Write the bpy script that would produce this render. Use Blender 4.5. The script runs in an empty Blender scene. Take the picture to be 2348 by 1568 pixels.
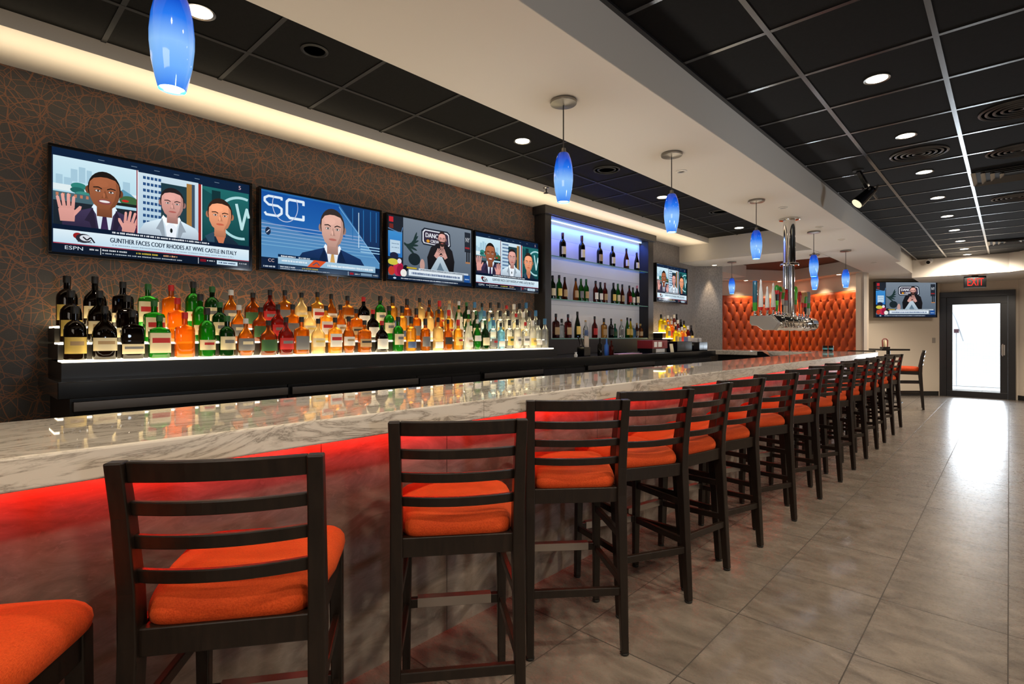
import bpy, bmesh, math, random
from mathutils import Vector, Matrix
random.seed(7)
sc = bpy.context.scene
COL = sc.collection
PI = math.pi

# ------------------------------------------------------------------ camera, world, exposure, large lights
F_PX, YAW = 1217.0, math.atan(1140 / 1217.0)
cam_d = bpy.data.cameras.new('camera'); cam = bpy.data.objects.new('camera', cam_d); COL.objects.link(cam)
cam.location = (0, 0, 1.34); cam.rotation_euler = (PI / 2, 0, YAW)
cam_d.sensor_width = 36; cam_d.lens = F_PX / 2348 * 36; cam_d.shift_y = -14 / 2348
cam_d.clip_start = 0.05; cam_d.clip_end = 200
sc.camera = cam
sc.view_settings.view_transform = 'Standard'; sc.view_settings.look = 'None'
sc.view_settings.gamma = 1; sc.view_settings.use_curve_mapping = False
sc.view_settings.exposure = 0.0
cy = sc.cycles
cy.use_denoising = True
try: cy.denoiser = 'OPENIMAGEDENOISE'
except Exception: pass
cy.max_bounces = 8; cy.diffuse_bounces = 4; cy.glossy_bounces = 4; cy.transmission_bounces = 6
cy.transparent_max_bounces = 28; cy.caustics_reflective = False; cy.caustics_refractive = False
cy.sample_clamp_indirect = 6.0; cy.sample_clamp_direct = 0

w = bpy.data.worlds.new('sky'); sc.world = w; w.use_nodes = True
bg = w.node_tree.nodes['Background']; bg.inputs[0].default_value = (0.86, 0.93, 1.0, 1); bg.inputs[1].default_value = 5.0

def aim(o, tgt):
    d = Vector(tgt) - Vector(o.location)
    o.rotation_euler = d.to_track_quat('-Z', 'Y').to_euler()

def area(name, loc, tgt, sx, sy, power, col, spread=180):
    l = bpy.data.lights.new(name, 'AREA'); l.shape = 'RECTANGLE'; l.size = sx; l.size_y = sy
    l.energy = power; l.color = col; l.spread = math.radians(spread)
    o = bpy.data.objects.new(name, l); o.location = loc; COL.objects.link(o); aim(o, tgt)
    return o

def line_light(name, x, z, y0, y1, wd, power, col, dirx, dirz, spread=160):
    """long linear light along Y, emitting towards (dirx, 0, dirz)"""
    l = bpy.data.lights.new(name, 'AREA'); l.shape = 'RECTANGLE'; l.size = y1 - y0; l.size_y = wd
    l.energy = power; l.color = col; l.spread = math.radians(spread)
    o = bpy.data.objects.new(name, l); COL.objects.link(o)
    zl = -Vector((dirx, 0, dirz)).normalized(); xl = Vector((0, 1, 0)); yl = zl.cross(xl)
    m = Matrix((xl, yl, zl)).transposed().to_4x4(); m.translation = (x, (y0 + y1) / 2, z); o.matrix_world = m
    return o

def spot(name, loc, tgt, power, col, ang=100, blend=0.8, r=0.05):
    l = bpy.data.lights.new(name, 'SPOT'); l.energy = power; l.color = col
    l.spot_size = math.radians(ang); l.spot_blend = blend; l.shadow_soft_size = r
    o = bpy.data.objects.new(name, l); o.location = loc; COL.objects.link(o); aim(o, tgt)
    return o

WARM = (1.0, 0.80, 0.58)
# red LED line under the bar overhang, then two added fill lines
line_light('bar_led_light', -1.832, 1.004, -1.2, 9.6, 0.012, 100, (1.0, 0.014, 0.006), -1.0, -0.42, 145)
line_light('cove_fill_light', -3.80, 2.50, -1.5, 8.6, 0.26, 16, (1.0, 0.80, 0.54), 0.10, 1.0, 80)  # uplight added in open air to brighten the cove underside
line_light('beam_fill_light', -2.62, 0.80, -1.0, 8.6, 0.30, 46, (1.0, 0.84, 0.64), 0.12, 1.0, 170)  # unseen fill added in the aisle to lift the beam underside
# unseen fill placed behind the camera, then daylight at the glass door
area('rear_fill_light', (1.2, -2.3, 2.5), (-1.8, 3.5, 0.9), 2.6, 0.8, 26, (1.0, 0.86, 0.72))
area('door_daylight', (-0.5, 15.22, 0.58), (-0.6, 6, 0.0), 0.80, 0.9, 24, (0.80, 0.90, 1.0), 120)

# ------------------------------------------------------------------ materials
def s2l(c):
    return tuple((v / 12.92 if v <= 0.04045 else ((v + 0.055) / 1.055) ** 2.4) for v in c)
def rgb(r, g, b): return s2l((r / 255, g / 255, b / 255))
MATS = {}
def mat(name, col=(0.5, 0.5, 0.5), rough=0.5, metal=0.0, spec=0.5, emit=None, es=0.0, coat=0.0):
    if name in MATS: return MATS[name]
    m = bpy.data.materials.new(name); m.use_nodes = True
    b = m.node_tree.nodes['Principled BSDF']
    b.inputs['Base Color'].default_value = (*col, 1); b.inputs['Roughness'].default_value = rough
    b.inputs['Metallic'].default_value = metal; b.inputs['Specular IOR Level'].default_value = spec
    if coat: b.inputs['Coat Weight'].default_value = coat; b.inputs['Coat Roughness'].default_value = 0.05
    if emit: b.inputs['Emission Color'].default_value = (*emit, 1); b.inputs['Emission Strength'].default_value = es
    MATS[name] = m
    return m
def nodes(m): return m.node_tree.nodes, m.node_tree.links, m.node_tree.nodes['Principled BSDF']
def N(m, t, **k):
    n = m.node_tree.nodes.new(t)
    for a, v in k.items():
        if a.startswith('i_'): n.inputs[a[2:]].default_value = v
        else: setattr(n, a, v)
    return n
def ramp(m, fac, stops):
    r = N(m, 'ShaderNodeValToRGB'); e = r.color_ramp.elements
    while len(e) < len(stops): e.new(0.5)
    for k, (p, c) in enumerate(stops): e[k].position = p; e[k].color = (*c, 1)
    m.node_tree.links.new(fac, r.inputs[0]); return r.outputs[0]
def objco(m, scale=(1, 1, 1), rot=(0, 0, 0), loc=(0, 0, 0), world=False):
    g = N(m, 'ShaderNodeNewGeometry').outputs['Position'] if world else N(m, 'ShaderNodeTexCoord').outputs['Object']
    mp = N(m, 'ShaderNodeMapping'); mp.inputs['Scale'].default_value = scale
    mp.inputs['Rotation'].default_value = rot; mp.inputs['Location'].default_value = loc
    m.node_tree.links.new(g, mp.inputs[0]); return mp.outputs[0]
def noise(m, co, scale, detail=4, rough=0.5, dist=0.0):
    n = N(m, 'ShaderNodeTexNoise'); n.inputs['Scale'].default_value = scale; n.inputs['Detail'].default_value = detail
    n.inputs['Roughness'].default_value = rough; n.inputs['Distortion'].default_value = dist
    m.node_tree.links.new(co, n.inputs['Vector']); return n
def mixc(m, fac, a, b, mode='MIX'):
    x = N(m, 'ShaderNodeMix', data_type='RGBA', blend_type=mode)
    L = m.node_tree.links
    if isinstance(fac, (int, float)): x.inputs[0].default_value = fac
    else: L.new(fac, x.inputs[0])
    for i, v in ((6, a), (7, b)):
        if isinstance(v, tuple): x.inputs[i].default_value = (*v, 1)
        else: L.new(v, x.inputs[i])
    return x.outputs[2]
def mth(m, op, a, b=None, clamp=False):
    x = N(m, 'ShaderNodeMath', operation=op); x.use_clamp = clamp
    for i, v in enumerate((a, b)):
        if v is None: continue
        if isinstance(v, (int, float)): x.inputs[i].default_value = v
        else: m.node_tree.links.new(v, x.inputs[i])
    return x.outputs[0]
def bump(m, h, strength=0.3, dist=0.01):
    b = N(m, 'ShaderNodeBump'); b.inputs['Strength'].default_value = strength; b.inputs['Distance'].default_value = dist
    m.node_tree.links.new(h, b.inputs['Height'])
    m.node_tree.links.new(b.outputs[0], m.node_tree.nodes['Principled BSDF'].inputs['Normal'])

# wallpaper: dark taupe with a net of thin copper lines crossing at random
def mk_wallpaper():
    m = mat('wallpaper_net', rough=0.55); nn, L, b = nodes(m)
    co = objco(m, world=True)
    nd = noise(m, co, 2.2, 2)
    dco = N(m, 'ShaderNodeVectorMath', operation='MULTIPLY_ADD')
    L.new(nd.outputs['Color'], dco.inputs[0]); dco.inputs[1].default_value = (0.10, 0.10, 0.10); L.new(co, dco.inputs[2])
    tot = None
    for sc_, off, wd in ((6.5, 0.0, 0.011), (9.0, 3.7, 0.014), (5.4, 8.1, 0.0095), (11.0, 5.5, 0.016), (7.6, 2.2, 0.012)):
        mp = N(m, 'ShaderNodeMapping'); mp.inputs['Location'].default_value = (off, off * 1.3, off * 0.7)
        mp.inputs['Rotation'].default_value = (off, 0, 0)
        L.new(dco.outputs[0], mp.inputs[0])
        v = N(m, 'ShaderNodeTexVoronoi', feature='DISTANCE_TO_EDGE'); v.inputs['Scale'].default_value = sc_
        L.new(mp.outputs[0], v.inputs['Vector'])
        t = mth(m, 'LESS_THAN', v.outputs['Distance'], wd)
        tot = t if tot is None else mth(m, 'MAXIMUM', tot, t)
    fine = noise(m, co, 160, 2)
    base = mixc(m, fine.outputs[0], (0.048, 0.042, 0.037), (0.076, 0.067, 0.059))
    c = mixc(m, tot, base, (0.23, 0.098, 0.046))
    L.new(c, b.inputs['Base Color'])
    r = mth(m, 'MULTIPLY_ADD', tot, -0.2); b.inputs['Roughness'].default_value = 0.5
    return m
WALLPAPER = mk_wallpaper()

def mk_floor():
    m = mat('stone_floor_tile', rough=0.3); nn, L, b = nodes(m)
    co = objco(m, world=True)
    sep = N(m, 'ShaderNodeSeparateXYZ'); L.new(co, sep.inputs[0])
    def seam(axis, pitch, off, wd):
        s = mth(m, 'DIVIDE', mth(m, 'SUBTRACT', sep.outputs[axis], off), pitch)
        fr = mth(m, 'FRACT', s)
        d = mth(m, 'MINIMUM', fr, mth(m, 'SUBTRACT', 1.0, fr))
        return mth(m, 'LESS_THAN', mth(m, 'MULTIPLY', d, pitch), wd), mth(m, 'FLOOR', s)
    sx, ix = seam(0, 0.4755, -0.9545, 0.0024); sy, iy = seam(1, 0.6430, 1.972, 0.0030)
    grout = mth(m, 'MAXIMUM', sx, sy)
    # every tile gets its own offset and tone
    wn = N(m, 'ShaderNodeTexWhiteNoise', noise_dimensions='2D'); cb = N(m, 'ShaderNodeCombineXYZ')
    L.new(ix, cb.inputs[0]); L.new(iy, cb.inputs[1]); L.new(cb.outputs[0], wn.inputs['Vector'])
    va = N(m, 'ShaderNodeVectorMath', operation='MULTIPLY_ADD'); L.new(wn.outputs['Color'], va.inputs[0])
    va.inputs[1].default_value = (9, 9, 9); L.new(co, va.inputs[2])
    mp = N(m, 'ShaderNodeMapping'); mp.inputs['Scale'].default_value = (1.1, 2.6, 1); mp.inputs['Rotation'].default_value = (0, 0, 0.25)
    L.new(va.outputs[0], mp.inputs[0])
    n1 = noise(m, mp.outputs[0], 3.2, 9, 0.62, 1.4); n2 = noise(m, mp.outputs[0], 22, 5, 0.6, 1.8)
    c = ramp(m, n1.outputs[0], [(0.30, (0.100, 0.085, 0.073)), (0.5, (0.162, 0.140, 0.121)), (0.72, (0.228, 0.199, 0.173))])
    v = mth(m, 'GREATER_THAN', n2.outputs[0], 0.63)
    c = mixc(m, mth(m, 'MULTIPLY', v, 0.5), c, (0.10, 0.083, 0.070))
    tone = mth(m, 'MULTIPLY_ADD', wn.outputs['Value'], 0.14); tone.node.inputs[2].default_value = 0.93
    c = mixc(m, 1.0, c, N_comb(m, tone), 'MULTIPLY')
    c = mixc(m, grout, c, (0.035, 0.030, 0.026))
    L.new(c, b.inputs['Base Color'])
    rr = mth(m, 'MULTIPLY_ADD', n2.outputs[0], 0.16); rr.node.inputs[2].default_value = 0.20
    L.new(mth(m, 'MAXIMUM', rr, mth(m, 'MULTIPLY', grout, 0.8)), b.inputs['Roughness'])
    hb = mth(m, 'SUBTRACT', mth(m, 'MULTIPLY', n2.outputs[0], 0.25), grout)
    bump(m, hb, 0.35, 0.0025)
    b.inputs['Specular IOR Level'].default_value = 0.55
    return m
def N_comb(m, v):
    c = N(m, 'ShaderNodeCombineXYZ')
    for i in range(3): m.node_tree.links.new(v, c.inputs[i])
    return c.outputs[0]
FLOOR = mk_floor()

def mk_marble():
    m = mat('white_marble', rough=0.07); nn, L, b = nodes(m)
    co = objco(m, scale=(1.0, 0.30, 1.5), rot=(0.35, 0, 0.75), world=True)
    n1 = noise(m, co, 7.0, 9, 0.66, 1.1)
    a = mth(m, 'ABSOLUTE', mth(m, 'SUBTRACT', n1.outputs[0], 0.5))
    vein = ramp(m, a, [(0.0, (0.0,) * 3), (0.014, (0.6,) * 3), (0.045, (1.0,) * 3)])
    n2 = noise(m, co, 17.0, 6, 0.6, 1.6)
    a2 = mth(m, 'ABSOLUTE', mth(m, 'SUBTRACT', n2.outputs[0], 0.44))
    vein2 = ramp(m, a2, [(0.0, (0.15,) * 3), (0.018, (1.0,) * 3)])
    cl = noise(m, co, 2.4, 5, 0.6)
    gate = ramp(m, cl.outputs[0], [(0.44, (0.0,) * 3), (0.60, (1.0,) * 3)])
    gate1 = ramp(m, cl.outputs[0], [(0.38, (1.0,) * 3), (0.64, (0.35,) * 3)])
    base = mixc(m, cl.outputs[0], (0.52, 0.485, 0.43), (0.68, 0.645, 0.585))
    c = mixc(m, gate1, base, mixc(m, vein, (0.20, 0.175, 0.145), base))
    c = mixc(m, 0.75, c, mixc(m, gate, (1, 1, 1), vein2), 'MULTIPLY')
    sep = N(m, 'ShaderNodeSeparateXYZ'); L.new(objco(m, world=True), sep.inputs[0])
    fr = mth(m, 'FRACT', mth(m, 'DIVIDE', mth(m, 'SUBTRACT', sep.outputs[1], 1.42), 2.35))
    joint = mth(m, 'LESS_THAN', fr, 0.0010)
    c = mixc(m, joint, c, (0.2, 0.17, 0.14))
    L.new(c, b.inputs['Base Color']); nz = N(m, 'ShaderNodeSeparateXYZ'); L.new(N(m, 'ShaderNodeNewGeometry').outputs['Normal'], nz.inputs[0])
    hone = mth(m, 'MULTIPLY_ADD', mth(m, 'LESS_THAN', nz.outputs[2], 0.7), 0.38); hone.node.inputs[2].default_value = 0.025   # polished top, honed edge
    L.new(hone, b.inputs['Roughness'])
    b.inputs['Specular IOR Level'].default_value = 0.9
    return m
MARBLE = mk_marble()

def mk_stonepanel():
    m = mat('bar_front_stone', rough=0.45); nn, L, b = nodes(m)
    co = objco(m, scale=(1, 1, 2.4), rot=(0.45, 0, 0), world=True)
    n1 = noise(m, co, 4.0, 9, 0.65, 1.2); n2 = noise(m, co, 24, 4, 0.6, 1.5)
    c = ramp(m, n1.outputs[0], [(0.3, (0.15, 0.132, 0.116)), (0.55, (0.28, 0.25, 0.22)), (0.75, (0.40, 0.365, 0.33))])
    v = mth(m, 'GREATER_THAN', n2.outputs[0], 0.62)
    c = mixc(m, mth(m, 'MULTIPLY', v, 0.3), c, (0.36, 0.33, 0.30))
    sep = N(m, 'ShaderNodeSeparateXYZ'); L.new(objco(m, world=True), sep.inputs[0])
    fr = mth(m, 'FRACT', mth(m, 'DIVIDE', mth(m, 'SUBTRACT', sep.outputs[1], 0.955), 0.605))
    c = mixc(m, mth(m, 'LESS_THAN', fr, 0.006), c, (0.04, 0.035, 0.03))
    L.new(c, b.inputs['Base Color'])
    return m
STONE = mk_stonepanel()

def mk_wood():
    m = mat('espresso_wood', rough=0.38); nn, L, b = nodes(m)
    co = objco(m, scale=(18, 18, 2.0)); n1 = noise(m, co, 3.0, 6, 0.6, 0.6)
    c = ramp(m, n1.outputs[0], [(0.3, (0.0055, 0.0034, 0.0025)), (0.7, (0.015, 0.0088, 0.0058))])
    L.new(c, b.inputs['Base Color']); b.inputs['Roughness'].default_value = 0.36
    return m
WOOD = mk_wood()
def mk_fabric():
    m = mat('orange_seat_fabric', rough=0.75); nn, L, b = nodes(m)
    co = objco(m); n1 = noise(m, co, 7, 4); n2 = noise(m, objco(m, scale=(1, 7, 1)), 55, 4)
    c = ramp(m, n1.outputs[0], [(0.3, (0.52, 0.047, 0.007)), (0.7, (0.63, 0.074, 0.010))])
    c = mixc(m, mth(m, 'MULTIPLY', n2.outputs[0], 0.28), c, (0.80, 0.150, 0.035))
    L.new(c, b.inputs['Base Color']); b.inputs['Sheen Weight'].default_value = 0.10
    b.inputs['Sheen Tint'].default_value = (1, 0.4, 0.2, 1); b.inputs['Specular IOR Level'].default_value = 0.2
    wv = noise(m, objco(m, scale=(1.0, 4.5, 1)), 4.0, 2); th1 = noise(m, objco(m, scale=(1, 6, 1)), 180, 3); th2 = noise(m, objco(m, scale=(6, 1, 1)), 180, 3)
    thr = mth(m, 'ADD', th1.outputs[0], th2.outputs[0]); bump(m, mth(m, 'ADD', wv.outputs[0], mth(m, 'MULTIPLY', thr, 0.10)), 0.7, 0.012)
    dk = ramp(m, thr, [(0.38, (0.78, 0.70, 0.66)), (0.60, (1.0, 1.0, 1.0))]); pass
    hv = mth(m, 'MULTIPLY', thr, 0.5); dk = ramp(m, hv, [(0.40, (0.74, 0.62, 0.55)), (0.58, (1.0, 1.0, 1.0))])
    L.new(mixc(m, 1.0, c, dk, 'MULTIPLY'), b.inputs['Base Color'])
    return m
FABRIC = mk_fabric()

PLASTER = mat('cream_plaster', (0.62, 0.575, 0.51), 0.7, spec=0.2)
WALLPAINT = mat('beige_wall_paint', (0.66, 0.585, 0.49), 0.7, spec=0.2)
def mk_tile():
    m = mat('black_ceiling_tile', rough=0.8); nn, L, b = nodes(m)
    n1 = noise(m, objco(m, world=True), 60, 4)
    L.new(ramp(m, n1.outputs[0], [(0.3, (0.0035, 0.0034, 0.0033)), (0.7, (0.006, 0.0058, 0.0056))]), b.inputs['Base Color'])
    b.inputs['Specular IOR Level'].default_value = 0.15; return m
TILE = mk_tile()
GRID = mat('black_satin_grid', (0.017, 0.016, 0.017), 0.25, spec=0.8)
GRIDSOFT = mat('black_matt_grid', (0.006, 0.006, 0.006), 0.6)
BROWNTILE = mat('brown_ceiling_tile', (0.045, 0.016, 0.008), 0.7)
BLACK = mat('black_laminate', (0.006, 0.0055, 0.005), 0.42)
BLACKTOP = mat('black_stone_top', (0.006, 0.006, 0.0065), 0.12, spec=0.6)
CABW = mat('black_stained_cabinet', (0.014, 0.012, 0.013), 0.4)
STEEL = mat('brushed_steel', (0.50, 0.47, 0.44), 0.34, metal=1.0)
DSTEEL = mat('dark_brushed_steel', (0.16, 0.145, 0.135), 0.38, metal=1.0)
CHROME = mat('polished_chrome', (0.80, 0.79, 0.77), 0.07, metal=1.0)
NICKEL = mat('satin_nickel', (0.30, 0.28, 0.25), 0.32, metal=1.0)
GLASSBLK = mat('black_gloss_plastic', (0.004, 0.004, 0.005), 0.12)
RUBBER = mat('black_rubber', (0.01, 0.01, 0.01), 0.7)
WHITE = mat('white_plastic', (0.75, 0.73, 0.70), 0.5)
BASEB = mat('black_baseboard', (0.012, 0.012, 0.012), 0.5)
DOORM = mat('black_door_aluminium', (0.010, 0.010, 0.012), 0.35, spec=0.6)
CORD = mat('grey_cord', (0.05, 0.045, 0.04), 0.5)
def emis(name, col, s):
    if name in MATS: return MATS[name]
    m = bpy.data.materials.new(name); m.use_nodes = True; t = m.node_tree; t.nodes.clear()
    e = t.nodes.new('ShaderNodeEmission'); e.inputs[0].default_value = (*col, 1); e.inputs[1].default_value = s
    o = t.nodes.new('ShaderNodeOutputMaterial'); t.links.new(e.outputs[0], o.inputs[0]); MATS[name] = m; return m
LAMP = emis('lamp_lens', (1.0, 0.86, 0.66), 14)
TIERLIT = emis('lit_acrylic', (1.0, 0.80, 0.48), 9)
TIEREDGE = emis('lit_acrylic_edge', (1.0, 0.90, 0.70), 3.5)
REDLED = emis('red_led', (1.0, 0.02, 0.01), 4)
BLUELED = emis('blue_white_led', (0.35, 0.55, 1.0), 5)
REDSIGN = emis('red_sign_letter', (1.0, 0.04, 0.03), 1.4)

def mk_glass(name, col, tw=0.45, trl=0.35, gl=0.2, dark=False):
    """coloured bottle glass: see-through, glowing where light enters from below or behind, deeper coloured where it is thicker"""
    if name in MATS: return MATS[name]
    m = bpy.data.materials.new(name); m.use_nodes = True; t = m.node_tree; t.nodes.clear()
    def n(k): return t.nodes.new(k)
    lw = n('ShaderNodeLayerWeight'); lw.inputs[0].default_value = 0.35
    mc = n('ShaderNodeMix'); mc.data_type = 'RGBA'; t.links.new(lw.outputs['Facing'], mc.inputs[0])
    mc.inputs[6].default_value = (*col, 1); mc.inputs[7].default_value = (*[c ** 2.6 for c in col], 1)
    tr = n('ShaderNodeBsdfTransparent'); t.links.new(mc.outputs[2], tr.inputs[0])
    tl = n('ShaderNodeBsdfTranslucent'); t.links.new(mc.outputs[2], tl.inputs[0])
    gs = n('ShaderNodeBsdfGlossy'); gs.inputs['Roughness'].default_value = 0.03
    m1 = n('ShaderNodeMixShader'); m1.inputs[0].default_value = trl / max(1e-6, trl + tw); t.links.new(tr.outputs[0], m1.inputs[1])
    t.links.new(tl.outputs[0], m1.inputs[2])
    fr = n('ShaderNodeFresnel'); fr.inputs[0].default_value = 1.45
    m2 = n('ShaderNodeMixShader'); t.links.new(fr.outputs[0], m2.inputs[0]); t.links.new(m1.outputs[0], m2.inputs[1]); t.links.new(gs.outputs[0], m2.inputs[2])
    o = n('ShaderNodeOutputMaterial'); t.links.new(m2.outputs[0], o.inputs[0]); MATS[name] = m; return m
GL = {
 'dark': mk_glass('near_black_glass', (0.025, 0.012, 0.006), 0.15, 0.85),
 'brown': mk_glass('brown_glass', (0.30, 0.075, 0.012), 0.55, 0.45),
 'green': mk_glass('green_glass', (0.05, 0.42, 0.05), 0.4, 0.6),
 'dgreen': mk_glass('dark_green_glass', (0.015, 0.12, 0.02), 0.35, 0.65),
 'orange': mk_glass('orange_liqueur_glass', (0.95, 0.42, 0.05), 0.45, 0.55),
 'amber': mk_glass('amber_whisky_glass', (0.74, 0.34, 0.05), 0.60, 0.40),
 'damber': mk_glass('deep_amber_glass', (0.48, 0.15, 0.018), 0.62, 0.38),
 'red': mk_glass('red_spirit_glass', (0.40, 0.035, 0.012), 0.6, 0.4),
 'gold': mk_glass('golden_liquor_glass', (0.95, 0.62, 0.15), 0.55, 0.45),
 'yellow': mk_glass('yellow_liqueur_glass', (0.95, 0.82, 0.05), 0.4, 0.6),
 'cream': mk_glass('pale_cream_glass', (0.95, 0.80, 0.50), 0.35, 0.65),
 'clear': mk_glass('clear_glass', (0.93, 0.95, 0.93), 0.82, 0.18),
 'frost': mk_glass('frosted_glass', (0.90, 0.90, 0.86), 0.35, 0.65),
 'blue': mk_glass('pale_blue_glass', (0.45, 0.75, 0.92), 0.5, 0.5),
 'teal': mk_glass('teal_glass', (0.04, 0.40, 0.28), 0.4, 0.6),
}
SHELFGLASS = mk_glass('shelf_glass', (0.72, 0.92, 0.86), 0.8, 0.2)
DOORGLASS = mk_glass('door_glass', (0.97, 0.99, 1.0), 1.0, 0.0)
LB = {k: mat('label_' + k, c, 0.6) for k, c in dict(cream=(0.78, 0.68, 0.45), white=(0.80, 0.77, 0.72), yellow=(0.80, 0.58, 0.14),
      black=(0.02, 0.02, 0.02), grey=(0.18, 0.18, 0.19), green=(0.03, 0.10, 0.03), red=(0.5, 0.02, 0.02), blue=(0.08, 0.13, 0.28), tan=(0.45, 0.30, 0.15)).items()}
CP = {k: mat('cap_' + k, c, 0.4) for k, c in dict(black=(0.012, 0.012, 0.012), red=(0.5, 0.015, 0.015), gold=(0.5, 0.33, 0.08), silver=(0.6, 0.6, 0.6),
      green=(0.02, 0.12, 0.03), blue=(0.05, 0.18, 0.35), white=(0.75, 0.72, 0.65), brown=(0.10, 0.02, 0.015), cork=(0.5, 0.3, 0.12), pink=(0.6, 0.2, 0.2)).items()}

# ------------------------------------------------------------------ mesh helpers
class MB:
    def __init__(s): s.v = []; s.f = []; s.mi = []; s.cur = 0
    def add(s, vs, fs, M=None):
        o = len(s.v)
        s.v += [tuple(M @ Vector(p)) if M is not None else tuple(p) for p in vs]
        for f in fs: s.f.append(tuple(o + i for i in f)); s.mi.append(s.cur)
        return s
    def box(s, x0, x1, y0, y1, z0, z1, M=None):
        vs = [(x, y, z) for z in (z0, z1) for y in (y0, y1) for x in (x0, x1)]
        return s.add(vs, [(0, 2, 3, 1), (4, 5, 7, 6), (0, 1, 5, 4), (1, 3, 7, 5), (3, 2, 6, 7), (2, 0, 4, 6)], M)
    def prism(s, poly, z0, z1, M=None):
        n = len(poly); vs = [(x, y, z0) for x, y in poly] + [(x, y, z1) for x, y in poly]
        fs = [tuple(range(n))[::-1], tuple(range(n, 2 * n))] + [(i, (i + 1) % n, n + (i + 1) % n, n + i) for i in range(n)]
        return s.add(vs, fs, M)
    def loft(s, rings, cap=True, M=None):
        n = len(rings[0]); vs = [p for r in rings for p in r]; fs = []
        for k in range(len(rings) - 1):
            for i in range(n): fs.append((k * n + i, k * n + (i + 1) % n, (k + 1) * n + (i + 1) % n, (k + 1) * n + i))
        if cap: fs.append(tuple(range(n))[::-1]); fs.append(tuple((len(rings) - 1) * n + i for i in range(n)))
        return s.add(vs, fs, M)
    def lathe(s, prof, n=16, c=(0, 0, 0), cap=True, M=None):
        return s.loft([[(c[0] + r * math.cos(2 * PI * i / n), c[1] + r * math.sin(2 * PI * i / n), c[2] + z) for i in range(n)] for r, z in prof], cap, M)
    def tube(s, p0, p1, r0, r1=None, n=12):
        r1 = r0 if r1 is None else r1; p0 = Vector(p0); p1 = Vector(p1)
        q = (p1 - p0).to_track_quat('Z', 'Y').to_matrix().to_4x4(); q.translation = p0
        return s.lathe([(r0, 0), (r1, (p1 - p0).length)], n, M=q)
    def path(s, pts, r, n=8):
        for a, b in zip(pts, pts[1:]): s.tube(a, b, r, n=n)
        return s
    def bar(s, p0, p1, wx, wz, up=(0, 0, 1)):
        """rectangular bar from p0 to p1; wx across, wz along up"""
        p0 = Vector(p0); p1 = Vector(p1); d = (p1 - p0).normalized(); u = Vector(up); x = d.cross(u).normalized(); u = x.cross(d)
        R = []
        for p in (p0, p1): R.append([p + x * a * wx / 2 + u * b * wz / 2 for a, b in ((-1, -1), (1, -1), (1, 1), (-1, 1))])
        return s.loft(R)
    def stations(s, st, M=None):
        """rect-section limb: st = [(x,y,z,wx,wy)]"""
        return s.loft([[(x + a * wx / 2, y + b * wy / 2, z) for a, b in ((-1, -1), (1, -1), (1, 1), (-1, 1))] for x, y, z, wx, wy in st], M=M)
    def build(s, name, mats, parent=None, smooth=False, bevel=0.0, segs=2):
        me = bpy.data.meshes.new(name); me.from_pydata(s.v, [], s.f)
        if not isinstance(mats, (list, tuple)): mats = [mats]
        for m in mats: me.materials.append(m)
        for p, k in zip(me.polygons, s.mi): p.material_index = k
        b = bmesh.new(); b.from_mesh(me); bmesh.ops.recalc_face_normals(b, faces=b.faces); b.to_mesh(me); b.free()
        if smooth:
            for p in me.polygons: p.use_smooth = True
            try: me.set_sharp_from_angle(angle=math.radians(40))
            except Exception: pass
        o = bpy.data.objects.new(name, me); COL.objects.link(o)
        if parent is not None: o.parent = parent
        if bevel:
            md = o.modifiers.new('bevel', 'BEVEL'); md.width = bevel; md.segments = segs; md.limit_method = 'ANGLE'; md.angle_limit = math.radians(35)
        return o
def tag(o, label=None, cat=None, group=None, kind=None):
    if label: o['label'] = label
    if cat: o['category'] = cat
    if group: o['group'] = group
    if kind: o['kind'] = kind
    return o
def thing(name, label, cat, loc=(0, 0, 0), rz=0.0, group=None):
    o = bpy.data.objects.new(name, None); o.empty_display_size = 0.1; COL.objects.link(o)
    o.location = loc; o.rotation_euler = (0, 0, rz); return tag(o, label, cat, group)
def struct(o): o['kind'] = 'structure'; return o
def dup(root, loc, rz, label, group=None, scale=None):
    kids = [c for c in list(sc.collection.objects) if c.parent is not None and c.parent == root] if root.name not in KIDS else KIDS[root.name]
    KIDS[root.name] = kids
    r = root.copy(); COL.objects.link(r); r.location = loc; r.rotation_euler = (0, 0, rz); r['label'] = label
    if group: r['group'] = group
    if scale: r.scale = scale
    for ch in kids:
        c = ch.copy(); COL.objects.link(c); c.parent = r
        if ch.name not in KIDS: KIDS[ch.name] = [g for g in list(sc.collection.objects) if g.parent is not None and g.parent == ch]
        for g in KIDS[ch.name]:
            d = g.copy(); COL.objects.link(d); d.parent = c
    return r
KIDS = {}
ORD = 'first second third fourth fifth sixth seventh eighth ninth tenth eleventh twelfth thirteenth fourteenth fifteenth sixteenth seventeenth eighteenth nineteenth twentieth'.split()
def ordn(n):
    if n <= 20: return ORD[n - 1]
    t = {2: 'twenty', 3: 'thirty', 4: 'forty'}[n // 10]
    return (t + '-' + ORD[n % 10 - 1]) if n % 10 else {'twenty': 'twentieth', 'thirty': 'thirtieth', 'forty': 'fortieth'}[t]

XW = -4.15
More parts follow.
